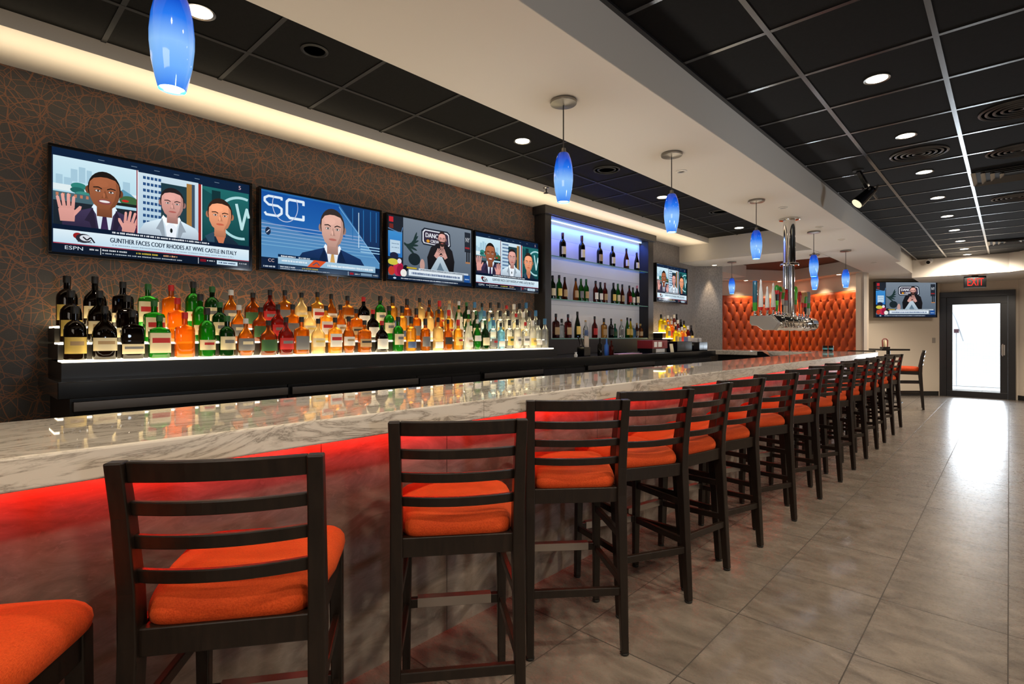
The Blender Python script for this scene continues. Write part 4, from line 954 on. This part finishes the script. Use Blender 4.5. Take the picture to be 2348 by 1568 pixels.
tv((XW + .09, 2.105, 2.137), 0, 1.048, .618, 'desk', 'television with a man in a navy suit at a blue news desk')
tv((XW + .09, 3.198, 2.135), 0, 1.040, .610, 'couch', 'television over the bottles showing a bearded man sitting with clasped hands')
tv((XW + .09, 4.262, 2.135), 0, 1.035, .605, 'panel', 'television beside the shelf tower showing three people in a split screen')
tv((XW + .09, 8.17, 2.185), 0, 1.10, .615, 'panel', 'small looking television on the wall beyond the shelf tower')
tv((-1.67, 14.47, 2.138), YAW - PI / 2, 1.37, .79, 'couch', 'television on the beige wall beside the door, showing a bearded man')

# ------------------------------------------------------------------ pendants
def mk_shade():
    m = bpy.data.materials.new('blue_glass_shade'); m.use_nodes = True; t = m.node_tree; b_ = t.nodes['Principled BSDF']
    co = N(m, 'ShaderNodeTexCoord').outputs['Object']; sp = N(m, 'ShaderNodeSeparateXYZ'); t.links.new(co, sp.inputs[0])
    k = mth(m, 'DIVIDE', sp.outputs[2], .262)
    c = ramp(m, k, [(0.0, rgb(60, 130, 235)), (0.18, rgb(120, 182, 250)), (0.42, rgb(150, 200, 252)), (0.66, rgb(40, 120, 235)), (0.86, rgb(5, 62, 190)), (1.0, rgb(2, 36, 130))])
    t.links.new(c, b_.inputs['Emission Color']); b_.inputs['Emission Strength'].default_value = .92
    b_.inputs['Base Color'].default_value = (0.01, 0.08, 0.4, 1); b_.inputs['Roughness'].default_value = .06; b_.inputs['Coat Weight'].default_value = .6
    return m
SHADE = mk_shade(); BULBW = emis('pendant_opening_glow', (0.93, 0.97, 1.0), 6)
def make_pendant():
    t = thing('pendant_lamp', '', 'pendant lamp', group='blue glass pendants over the marble bar')
    MB().lathe([(.070, 2.598), (.072, 2.592), (.070, 2.582), (.030, 2.578), (.008, 2.574)], 32).build('canopy', NICKEL, t, smooth=True)
    MB().tube((0, 0, 2.33), (0, 0, 2.578), .0035, n=8).build('cord', CORD, t)
    MB().lathe([(.012, 2.345), (.014, 2.325), (.026, 2.318)], 16).build('socket_cap', NICKEL, t, smooth=True)
    prof = [(.0315, 0), (.0385, .028), (.0465, .068), (.0512, .115), (.0515, .145), (.0475, .190), (.0400, .228), (.0300, .256), (.0255, .262)]
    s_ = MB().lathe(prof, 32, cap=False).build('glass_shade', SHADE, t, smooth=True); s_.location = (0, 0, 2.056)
    g_ = MB().lathe([(.0285, .006), (.029, .009)], 24).build('glowing_opening', BULBW, s_)
    return t
PD = [(-1.60, .406, -.072, 'hanging nearest the camera, cut by the top edge'), (-1.744, 2.265, 0, 'hanging in front of the black ceiling over the shelf tower'),
      (-1.703, 3.432, 0, 'third along, before the end of the cove'), (-1.715, 5.15, 0, 'just this side of the chrome beer tower'),
      (-1.724, 7.177, 0, 'just beyond the chrome beer tower'), (-1.759, 9.072, 0, 'over the far corner of the bar'),
      (-3.44, 9.137, 0, 'hanging before the tufted wall next to the wallpapered column'), (-2.193, 9.181, 0, 'seen low behind another pendant, near the tufted wall')]
pend0 = make_pendant()
for i, (x, y, dz, where) in enumerate(PD):
    lab = 'blue glass pendant lamp ' + where
    if i == 0: pend0.location = (x, y, 0); pend0['label'] = lab
    else: dup(pend0, (x, y, 0), 0, lab)
    l = bpy.data.lights.new('pendant_bulb_light', 'POINT'); l.energy = 5; l.color = (0.85, 0.92, 1.0); l.shadow_soft_size = .03
    o = bpy.data.objects.new('pendant_bulb_light', l); o.location = (x, y, 2.03); COL.objects.link(o)
# the nearest one hangs on a slightly longer cord
pend0.location.z = -.072
ext = MB().tube((0, 0, 2.57), (0, 0, 2.672), .0035, n=8).build('cord_end', CORD, pend0)

# ------------------------------------------------------------------ recessed downlights
def make_down(r=.075):
    t = thing('downlight', '', 'ceiling light', group=None)
    MB().lathe([(r, 0), (r + .018, -.003), (r + .018, .002), (r, .003)], 32, cap=False).build('trim_ring', NICKEL, t, smooth=True)
    MB().lathe([(r, -.001), (r, .001)], 32).build('lens', LAMP, t)
    return t
down0 = make_down(); first = [True]
def down(x, y, z, lab, grp, power, r=1.0, ang=110, col=WARM):
    if first[0]: first[0] = False; down0.location = (x, y, z); down0['label'] = lab; down0['group'] = grp; o = down0
    else: o = dup(down0, (x, y, z), 0, lab, grp)
    o.scale = (r, r, 1)
    if power: spot('downlight_beam', (x, y, z - .03), (x, y, 0), power, col, ang, .9, .06)
GD = 'downlights along the dining side ceiling'
YS = [-1.1, .1, 1.32, 2.55, 3.76, 4.98, 6.2, 7.45, 8.68, 9.9, 11.1, 12.15, 13.02]
for i, y in enumerate(YS):
    if y < 2: spot('downlight_beam', (-.57, y, 2.83), (-.57, y, 0), 80, WARM, 135, .8, .05); continue
    down(-.57, y, Z1 - .004, f'round warm downlight in the black grid ceiling, {ordn(i - 2)} in the row towards the door', GD, 62 if y < 9 else 52, .72, 110 if y < 9 else 150)
for y in (0.1, 2.55, 4.98, 7.45, 9.9):   # added fill row to brighten the far walls, without fixtures
    spot('dining_fill_beam', (1.87, y, 2.83), (1.87, y, 0), 150, WARM, 155, .5, .10)
for y in (1.5, 5.0, 8.5):   # added cool fill aimed at the beam's side face, no windows there
    spot('cool_fill_beam', (3.7, y, 1.5), (-1.34, y + .6, 2.75), 150, (0.74, 0.86, 1.0), 70, .9, .3)
for y in (11.6, 13.0): spot('entry_fill_beam', (-.57 if y > 12 else .3, y, 2.80), (-.57, y + .6, 0), 125, (1, .86, .70), 160, .4, .10)  # added fill brightening the walls by the door, no fixtures of its own
GI = 'downlights in the black ceiling over the bottles'
for i, y in enumerate([.867, 3.275, 5.72, 8.12]):
    down(-2.95, y, Z2 - .004, 'warm downlight in the black ceiling behind the bar, ' + ['beside the nearest pendant', 'left of the second pendant', 'hidden behind the third pendant shade', 'near the end of the black ceiling'][i], GI, 40 if i < 2 else 70, .78)
BD = [(-4.22, 12.55), (-3.86, 13.05), (-3.36, 13.02), (-2.98, 12.74), (-2.55, 12.42), (-2.30, 12.30)]
GBD = 'small downlights over the tufted wall'
for i, (x, y) in enumerate([(-4.37, 12.45), (-3.88, 13.19), (-3.64, 13.33), (-3.08, 12.92), (-2.55, 12.53), (-2.40, 12.42)]):
    down(x, y, ZB - .003, f'small warm downlight washing the orange tufted wall, {ordn(i + 1)} from the left', GBD, 0, .55)
for x, y in ((-4.37, 12.45), (-3.90, 13.16), (-3.62, 13.32), (-3.08, 12.92), (-2.50, 12.49)): spot('wall_wash_beam', (x, y, ZB - .03), (x, y, 0), 48, (1, .74, .46), 105, .9, .03)
down(-3.83, 9.36, ZB - .003, 'small downlight grazing the wallpapered column', 'small downlights over the tufted wall', 0, .5)
spot('column_wash_beam', (-3.90, 9.38, ZB - .02), (-3.95, 9.44, 0.6), 70, (1, .80, .56), 38, .6, .02)
down(-3.05, 11.2, 2.84 - .004, 'warm downlight in the brown ceiling recess behind the beer tower', 'downlights in the brown recess', 25, .95)
down(-2.35, 10.9, 2.84 - .004, 'dim downlight in the brown ceiling recess beside the far pendants', 'downlights in the brown recess', 0, .8)

# ------------------------------------------------------------------ tufted wall panels
def mk_tuft():
    m = mat('orange_velvet', rough=0.55); nn, L, b_ = nodes(m)
    n1 = noise(m, objco(m), 6, 4)
    L.new(ramp(m, n1.outputs[0], [(0.3, (0.40, 0.050, 0.008)), (0.7, (0.52, 0.078, 0.012))]), b_.inputs['Base Color'])
    b_.inputs['Sheen Weight'].default_value = .5; b_.inputs['Sheen Tint'].default_value = (1, .45, .15, 1); b_.inputs['Sheen Roughness'].default_value = .35
    return m
TUFT = mk_tuft(); TUFTD = mat('tuft_button', (0.16, 0.018, 0.006), .6)
def tufted(a, b_, z0, z1, label):
    a = Vector((*a, 0)); b_ = Vector((*b_, 0)); L_ = (b_ - a).length; ang = math.atan2(b_.y - a.y, b_.x - a.x)
    t = thing('tufted_panel', label, 'upholstered wall panel', (a + b_) / 2 + Vector((0, 0, z0)), ang)
    nu, nv = 132, 120; H = z1 - z0; vs = []; fs = []
    for j in range(nv + 1):
        for i in range(nu + 1):
            u = L_ * i / nu - L_ / 2; v = H * j / nv
            aa = u / .205 + (H - v - .16) / .38; bb = u / .205 - (H - v - .16) / .38
            ra = (aa - round(aa)) ** 2 + (bb - round(bb)) ** 2
            h = .42 * (abs(math.sin(PI * aa) * math.sin(PI * bb)) + 1e-4) ** .36 + .58 * (1 - math.exp(-ra / .035))
            h -= .30 * math.exp(-ra / .006)
            ex = min(i, nu - i) / nu * L_; ev = min(j, nv - j) / nv * H
            edge = min(1, max(ex, 0) / .05, ev / .05)
            if v > H - .16: h = h * .35 + .65 * .75
            vs.append((u, -.03 - .055 * h * (edge ** .5), v))
    W = nu + 1
    for j in range(nv):
        for i in range(nu): fs.append((j * W + i, j * W + i + 1, (j + 1) * W + i + 1, (j + 1) * W + i))
    m = MB(); m.add(vs, fs); m.build('upholstery', TUFT, t, smooth=True)
    MB().box(-L_ / 2, L_ / 2, -.03, -.002, 0, H).build('backing_board', mat('dark_rust_board', (0.12, 0.02, 0.008), .6), t)
    bm_ = MB()
    for r in range(0, 12):
        zz = H - .16 - .19 * r
        for c in range(-7, 8):
            u = (c + (.5 if r % 2 else 0)) * .205
            if abs(u) < L_ / 2 - .03 and zz > .03:
                q = Matrix.Translation((u, -.046, zz)) @ Matrix.Rotation(PI / 2, 4, 'X'); bm_.lathe([(.011, -.004), (.011, .004), (.006, .009)], 8, M=q)
    bm_.build('buttons', TUFTD, t, smooth=True)
tufted((-4.83, 12.12), (-3.825, 13.63), .45, 2.265, 'orange button tufted wall panel next to the wallpapered column')
tufted((-3.745, 13.667), (-2.17, 12.512), .45, 2.265, 'orange button tufted wall panel right of the inner corner, ending at the beige wall')
struct(MB().prism([(-2.16, 12.49), (-2.10, 12.445), (-2.06, 12.50), (-2.12, 12.55)], 0, 2.6).build('trim_3', mat('grey_white_trim', (0.55, 0.52, 0.48), .5)))

# ------------------------------------------------------------------ beer tower hung from the beam
T = thing('beer_tap_tower', 'polished chrome beer tap tower hanging from the beam above the bar', 'beer tower', (-1.73, 6.22, 1.395))
zt = .083
MB().lathe([(.10, 1.203), (.10, 1.192), (.066, 1.186)], 32).build('ceiling_flange', CHROME, T, smooth=True)
MB().tube((0, 0, .72), (0, 0, 1.19), .060, n=32).build('upper_pipe', CHROME, T, smooth=True)
MB().lathe([(.085, .700), (.092, .706), (.092, .722), (.085, .728)], 32).build('collar', CHROME, T, smooth=True)
for dx, dy in ((-.03, -.02), (.03, -.02), (0, .035)): MB().tube((dx, dy, .14), (dx, dy, .705), .027, n=20).build('lower_pipe', CHROME, T, smooth=True)
MB().lathe([(.075, .130), (.080, .14), (.080, .160), (.06, .175), (.045, .19)], 32).build('neck', CHROME, T, smooth=True)
q = Matrix.Translation((0, -.62, zt)) @ Matrix.Rotation(-PI / 2, 4, 'X')
MB().lathe([(.070, 0), (.078, .01), (.078, 1.50), (.070, 1.52), (.05, 1.525)], 36, M=q).build('tap_body', CHROME, T, smooth=True)
for y in (-.42, -.14, .06, .36, .62):
    q = Matrix.Translation((0, y, zt)) @ Matrix.Rotation(-PI / 2, 4, 'X'); MB().lathe([(.078, 0), (.083, .004), (.083, .016), (.078, .02)], 36, M=q).build('ring', CHROME, T, smooth=True)
q = Matrix(((1, 0, 0, 0), (0, 0, -1, -.66), (0, 1, 0, 0), (0, 0, 0, 1)))
ep = MB().prism([(-.17, .075), (-.165, .145), (.035, .145), (.075, .10), (.105, .075), (.075, .03), (.055, .002), (-.04, .002), (-.07, .02), (-.10, .045), (-.15, .05)], -.05, .05, M=q)
ep = ep.build('end_plate', STEEL, T, bevel=.003)
def taph(x, y, h, cols, kind, lean=0):
    z = zt + .076
    f = MB(); f.lathe([(.014, -.01), (.016, 0), (.010, .012), (.008, .03), (.013, .036)], 12, (x, y, z)); f = f.build('tap_faucet', CHROME, T, smooth=True)
    MB().path([(x, y, z), (x + .035, y, z - .05), (x + .080, y, z - .09), (x + .082, y, z - .12)], .009, n=8).build('spout', CHROME, f, smooth=True)
    m = MB(); n = len(cols); z0 = z + .034; pr = {'paddle': [(.008, 0), (.014, .15), (.020, .5), (.024, .8), (.020, .95), (.010, 1)], 'club': [(.007, 0), (.010, .3), (.018, .6), (.026, .85), (.016, 1)],
        'slab': [(.020, 0), (.022, .05), (.022, .97), (.018, 1)], 'taper': [(.010, 0), (.024, .12), (.018, .6), (.008, .85), (.011, .93), (.004, 1)]}[kind]
    R = []; zs = []
    for a, c in zip(pr, pr[1:]):
        for k in range(4): R.append((a[0] + (c[0] - a[0]) * k / 4, a[1] + (c[1] - a[1]) * k / 4))
    R.append(pr[-1])
    m.loft([[(x + math.cos(2 * PI * i / 14) * r, y + lean * tt * h + math.sin(2 * PI * i / 14) * r * (1.0 if kind != 'slab' else 1.0), z0 + tt * h) for i in range(14)] for r, tt in R])
    nf = len(R) - 1
    for k in range(nf):
        for i in range(14): m.mi[k * 14 + i] = min(n - 1, int(R[k][1] * n))
    o = m.build('tap_handle', [mat('enamel_' + c, TC[c], .25) for c in cols], T, smooth=True); o['label'] = cols[-1] + ' topped handle'
TC = dict(teal=(0.02, 0.09, 0.12), blue=(0.03, 0.12, 0.35), white=(0.66, 0.62, 0.56), cream=(0.55, 0.48, 0.40), red=(0.55, 0.02, 0.02), green=(0.05, 0.30, 0.03), lime=(0.12, 0.62, 0.03), black=(0.01, 0.01, 0.01), tan=(0.55, 0.32, 0.12), grey=(0.25, 0.25, 0.26), orange=(.6, .12, .02))
for x, y, h, cols, kd in ((-.12, -.70, .30, ['green', 'teal', 'teal', 'blue'], 'slab'), (-.065, -.70, .31, ['red'] + ['white'] * 9, 'taper'), (-.01, -.68, .24, ['red'] + ['white'] * 9, 'taper'), (.045, -.68, .27, ['red'] + ['cream'] * 9, 'taper'),
                          (0, -.42, .27, ['green', 'lime', 'black', 'red', 'green'], 'paddle'), (0, -.33, .26, ['red', 'red', 'red', 'green'], 'club'), (0, -.23, .26, ['black', 'cream', 'green', 'tan'], 'club'), (0, -.13, .25, ['cream', 'grey', 'red', 'blue'], 'slab'),
                          (0, .22, .30, ['orange', 'green', 'lime', 'lime'], 'paddle'), (0, .38, .25, ['orange', 'orange', 'red', 'red'], 'club'), (0, .50, .25, ['orange', 'red', 'tan', 'tan'], 'club'), (0, .62, .26, ['black', 'red', 'green', 'tan'], 'paddle'), (0, .74, .27, ['cream', 'green', 'grey', 'grey'], 'slab')):
    taph(x, y, h, cols, kd)

# ------------------------------------------------------------------ ceiling fittings
def disc(name, lab, cat, loc, rs, m, grp=None):
    b_ = MB(); z = 0
    for k, r in enumerate(rs): b_.lathe([(r, 0), (r, -.004), (r - .012, -.010), (r - .018, -.004), (r - .018, 0)], 40)
    o = b_.build(name, m, smooth=True); o.location = loc; return tag(o, lab, cat, grp)
BG = mat('black_satin_grille', (0.022, 0.022, 0.023), .35, spec=.7)
for i, (x, y, w_) in enumerate(((-.55, 5.545, 'between the third and fourth downlights'), (.04, 4.90, 'right of the long grid bar, near the frame edge'), (.05, 6.00, 'this side of the square air vent'), (.05, 8.0, 'beyond the square air vent'))):
    disc('round_air_diffuser', 'round black ceiling diffuser ' + w_, 'air vent', (x, y, Z1 - .002), (.20, .165, .125, .085, .045), BG, 'round diffusers in the black ceiling')
for i, (x, y, r, w_) in enumerate(((-2.873, 1.43, .075, 'above the first television'), (-2.86, 4.40, .13, 'behind the second pendant'), (-2.75, 6.9, .14, 'above the far television'))):
    disc('ceiling_speaker', 'round black speaker grille in the dark ceiling ' + w_, 'speaker', (x, y, Z2 - .002), (r, r * .7) if r > .1 else (r,), GRIDSOFT, 'speakers over the bottles')
def avent(x, y, lab):
    t = thing('square_air_vent', lab, 'air vent', (x, y, Z1 - .002), group='square vents in the black ceiling')
    MB().box(-.29, .29, -.29, .29, -.001, .012).build('back_box', RUBBER, t)
    for k, a in enumerate((.285, .22, .155, .09)):
        m = MB()
        for s in (-1, 1):
            m.bar((a * s, -a, -.012), (a * s, a, -.012), .035, .004, up=(s * .5, 0, 1)); m.bar((-a, a * s, -.012), (a, a * s, -.012), .035, .004, up=(0, s * .5, 1))
        m.build('vane_frame', GRID, t)
avent(.04, 6.773, 'large square black air vent beside the bright grid bar'); avent(.04, 11.65, 'far square black air vent near the door header')
for i, (x, y, w_) in enumerate(((-1.83, 3.85, 'beside the third pendant canopy'), (-1.62, 5.62, 'beside the fourth pendant'), (-1.60, 6.9, 'right of the beer tower flange'), (-1.60, 8.0, 'before the far pendants'), (-1.7, 10.9, 'at the far end'))):
    disc('sprinkler_cover', 'small flat white sprinkler cover on the beam ' + w_, 'sprinkler', (x, y, ZB - .001), (.042,), mat('cream_plaster'), 'sprinkler covers on the beam')
o = MB().lathe([(.03, 0), (.03, -.006), (.012, -.012), (.010, -.05), (.026, -.056), (.026, -.060)], 16).build('ceiling_sprinkler', CHROME, smooth=True); o.location = (-3.50, 4.25, ZC)
tag(o, 'little sprinkler head hanging from the lit cove beside the second pendant', 'sprinkler')
t = thing('spotlight_fixture', 'black adjustable spotlight hanging from the black ceiling near the beam', 'spotlight', (-1.01, 5.72, Z1 - .01))
MB().lathe([(.045, 0), (.045, .012)], 20).build('base', RUBBER, t)
MB().bar((0, 0, 0), (.05, .13, -.13), .035, .03).build('arm', GLASSBLK, t, bevel=.003)
MB().path([(.0, .16, -.12), (.03, .17, -.16), (.11, .17, -.16), (.13, .15, -.12)], .008).build('yoke', GLASSBLK, t)
MB().bar((.06, .14, -.14), (.11, .24, -.23), .012, .02).build('bracket', DSTEEL, t)
hd = MB().tube((.08, .20, -.14), (-.03, .12, -.27), .040, .055, n=24).build('head', GLASSBLK, t, smooth=True); hd['label'] = 'tilted black lamp head'
MB().tube((-.030, .12, -.270), (-.034, .117, -.2745), .048, n=24).build('lens', emis('dim_lens', (1, .85, .55), 1.2), hd)
spot('spotlight_beam', (-1.05, 5.85, 2.55), (-1.35, 7.9, 2.66), 14, (1, .82, .55), 22, .5, .02)
# camera on the header, exit sign, switches
t = thing('security_camera', 'white round security camera on the header left of the exit sign', 'camera', (-1.14, 13.295, 2.82))
MB().tube((0, 0, 0), (0, -.02, 0), .05, n=20).build('mount', WHITE, t, smooth=True); MB().tube((0, -.02, -.01), (-.02, -.11, -.035), .04, .045, n=20).build('body', WHITE, t, smooth=True)
MB().tube((-.0205, -.111, -.0355), (-.022, -.118, -.038), .033, n=20).build('lens', GLASSBLK, t)
def textobj(s, name, mt, parent, h, loc, rot, width=None, ext=.003):
    vs, fs = text_mesh(s); w_ = max(v[0] for v in vs); k = h / .7; kx = k if width is None else width / w_
    m = MB(); m.add([((x - w_ / 2) * kx, y * k - h / 2, 0) for x, y in vs], fs)
    o = m.build(name, mt, parent); o.location = loc; o.rotation_euler = rot; md = o.modifiers.new('solid', 'SOLIDIFY'); md.thickness = ext; md.offset = 1; return o
t = thing('exit_sign', 'black box sign with red EXIT letters hanging over the glass door', 'exit sign', (-.485, 13.63, 2.39), math.radians(12))
MB().box(-.165, .165, -.025, .025, -.115, .105).build('box', GLASSBLK, t, bevel=.004)
textobj('EXIT', 'letters', REDSIGN, t, .145, (0, -.0285, -.005), (PI / 2, 0, 0), width=.25)
MB().box(-.05, .05, -.012, .012, .105, .122).build('mount', GLASSBLK, t)
sw = MB().box(-.035, .035, -.008, 0, -.057, .057); sw = sw.build('switch_plate', mat('grey_switch', (.33, .30, .27), .4), bevel=.002); sw.location = (-1.235, 15.155, 1.24); sw.rotation_euler = (0, 0, math.radians(43.7))
tag(sw, 'grey light switch plate on the beige wall left of the glass door', 'light switch')
sw2 = sw.copy(); COL.objects.link(sw2); sw2.location = (.33, 15.10, 1.23); sw2.rotation_euler = (0, 0, -PI / 4); sw2['label'] = 'grey switch plate on the wall right of the glass door'

# ------------------------------------------------------------------ things on the counters
zc = 1.115
t = thing('bar_tool_caddy', 'black caddy of bar tools beside the end of the long lit steps', 'tool caddy', (-3.50, 4.92, zc))
MB().box(-.05, .05, -.06, .06, 0, .10).build('box', GLASSBLK, t, bevel=.003)
MB().tube((0, -.03, .06), (.02, -.14, .22), .006, n=8).build('bar_spoon', CHROME, t); MB().tube((.02, 0, .06), (.0, -.05, .20), .008, n=8).build('tongs', CHROME, t)
MB().box(-.01, .0, .02, .10, .08, .22).build('strainer_card', mat('tan_card', (.45, .37, .30), .6), t)
def pourer(y, h, col, lab):
    o = MB().lathe([(.028, 0), (.030, .01), (.030, h * .6), (.012, h * .72), (.010, h)], 16).build('bar_bottle', GL[col], smooth=True); o.location = (-3.47, y, zc); tag(o, lab, 'bottle', 'small bottles on the back counter')
pourer(5.20, .20, 'dark', 'small dark bottle on the back counter beside the tool caddy'); pourer(5.34, .19, 'blue', 'small clear bluish bottle on the back counter under the tower')
pourer(5.44, .17, 'red', 'small bottle with pinkish body on the back counter under the tower')
o = MB().lathe([(.018, 0), (.020, .02), (.010, .035), (.014, .05)], 12).build('salt_shaker', WHITE, smooth=True); o.location = (-3.42, 4.66, zc); tag(o, 'tiny white shaker at the front edge of the back counter', 'shaker')
o = MB().box(-.08, .08, -.28, .28, 0, .008).build('menu_folder', mat('pinkish_menu', (.45, .25, .22), .5)); o.location = (-3.47, 5.75, zc); tag(o, 'flat pinkish menu lying on the black counter below the tower', 'menu')
o = MB().box(-.09, .09, -.16, .16, 0, .02).build('black_tray', GLASSBLK, bevel=.002); o.location = (-3.62, 6.05, zc); tag(o, 'flat black tray behind the pinkish menu', 'tray')
t = thing('garnish_station', 'red and black box with white panels on the back counter', 'box', (-3.56, 6.62, zc))
MB().box(-.12, .10, -.20, .20, 0, .055).build('base', GLASSBLK, t); MB().box(-.12, .11, -.21, .21, .055, .165).build('box', mat('dark_red_box', (.20, .012, .010), .4), t, bevel=.003)
for k, (a, c) in enumerate(((-.17, -.09), (-.06, .04))): MB().box(.110, .113, a, c, .075, .145).build('panel', LB['white'], t)
MB().box(.10, .104, -.10, .14, .006, .05).build('panel', LB['white'], t); MB().tube((.11, .12, .11), (.114, .12, .11), .03, n=16).build('emblem', mat('dark_red_box'), t)
o = MB().box(-.004, .004, -.045, .045, 0, .115).build('table_card', LB['cream']); o.location = (-3.43, 6.93, zc); o.rotation_euler = (0, -.15, 0); tag(o, 'small cream card standing beside the red box', 'card')
def nap(y, w_, h, lab):
    t = thing('napkin_caddy', lab, 'napkin caddy', (-3.50, y, zc), group='napkin caddies on the back counter')
    m = MB(); m.box(-.09, .09, -w_, w_, 0, .012); m.box(-.09, .09, -w_, -w_ + .008, 0, h); m.box(-.09, .09, w_ - .008, w_, 0, h); m.box(-.09, -.082, -w_, w_, 0, h); m.box(.082, .09, -w_, w_, 0, h); m.box(-.09, .09, -.004, .004, 0, h)
    m.build('tray', GLASSBLK, t, bevel=.002); return t
nap(7.28, .24, .145, 'wider black napkin caddy near the red box'); nap(7.92, .15, .13, 'black napkin caddy at the far end of the back counter')
for i, y in enumerate((7.60, 7.84, 7.98)):
    o = MB().box(-.035, .035, -.05, .05, 0, .18 if i else .20).build('napkin_stack', mat('paper_napkin', (.42, .40, .37), .7), bevel=.008); o.location = (-3.52, y, zc + .013); tag(o, ['white paper stack between the two napkin caddies', 'white napkins in the far caddy, nearer stack', 'white napkins in the far caddy, farther stack'][i], 'napkins', 'white napkin stacks')
o = make_bottle('wine', 'dark', .30, .075, 'cream', 'pink', name='wine_bottle'); o.location = (-3.74, 8.20, zc); tag(o, 'dark wine bottle with pink capsule behind the far napkin caddy', 'bottle')
# things on the far leg of the bar
for i, y in enumerate((0, .09)):
    t = thing('drinking_glass', ['dark glass on the far bar beside its twin, left one', 'dark glass on the far bar beside its twin, right one'][i], 'glass', (-2.15 + y * .8, 9.62 + y * .6, 1.0925), group='dark glasses on the far bar')
    MB().lathe([(.028, 0), (.036, .09), (.034, .09), (.026, .006)], 16).build('glass', GL['dark'], t, smooth=True); MB().lathe([(.0362, .03), (.0370, .055)], 16, cap=False).build('band', mat('teal_band', (.1, .35, .4), .4), t)
o = MB().prism([(0, 0), (.30, 0), (.30, .03), (.08, .16), (0, .16)], -.1, .1, M=Matrix(((1, 0, 0, 0), (0, 0, 1, 0), (0, 1, 0, 0), (0, 0, 0, 1)))).build('speed_rack', GLASSBLK); o.location = (-2.95, 9.0, .93); tag(o, 'black speed rack hanging inside the far leg of the bar', 'rack')
# high table beyond the bar
t = thing('high_table', 'black high table beyond the far end of the bar', 'table', (-1.80, 13.15, 0), YAW)
MB().box(-.30, .26, -.25, .25, 1.045, 1.080).build('table_top', GLASSBLK, t, bevel=.004); MB().tube((0, 0, .02), (0, 0, 1.045), .035, n=16).build('pedestal', BLACK, t); MB().lathe([(.24, 0), (.24, .015), (.05, .03)], 24).build('base', BLACK, t)
t = thing('condiment_caddy', 'small caddy with dark hoop handle on the high table', 'caddy', (-1.85, 13.11, 1.081), YAW)
MB().box(-.07, .07, -.05, .05, 0, .035).build('tray', GLASSBLK, t); MB().path([(-.05, 0, .03), (-.055, 0, .17), (-.02, 0, .20), (.02, 0, .20), (.055, 0, .17), (.05, 0, .03)], .010).build('handle', mat('dark_red_box'), t); MB().lathe([(.025, .035), (.03, .06), (.028, .14), (.015, .165)], 14).build('shaker', LB['cream'], t, smooth=True)
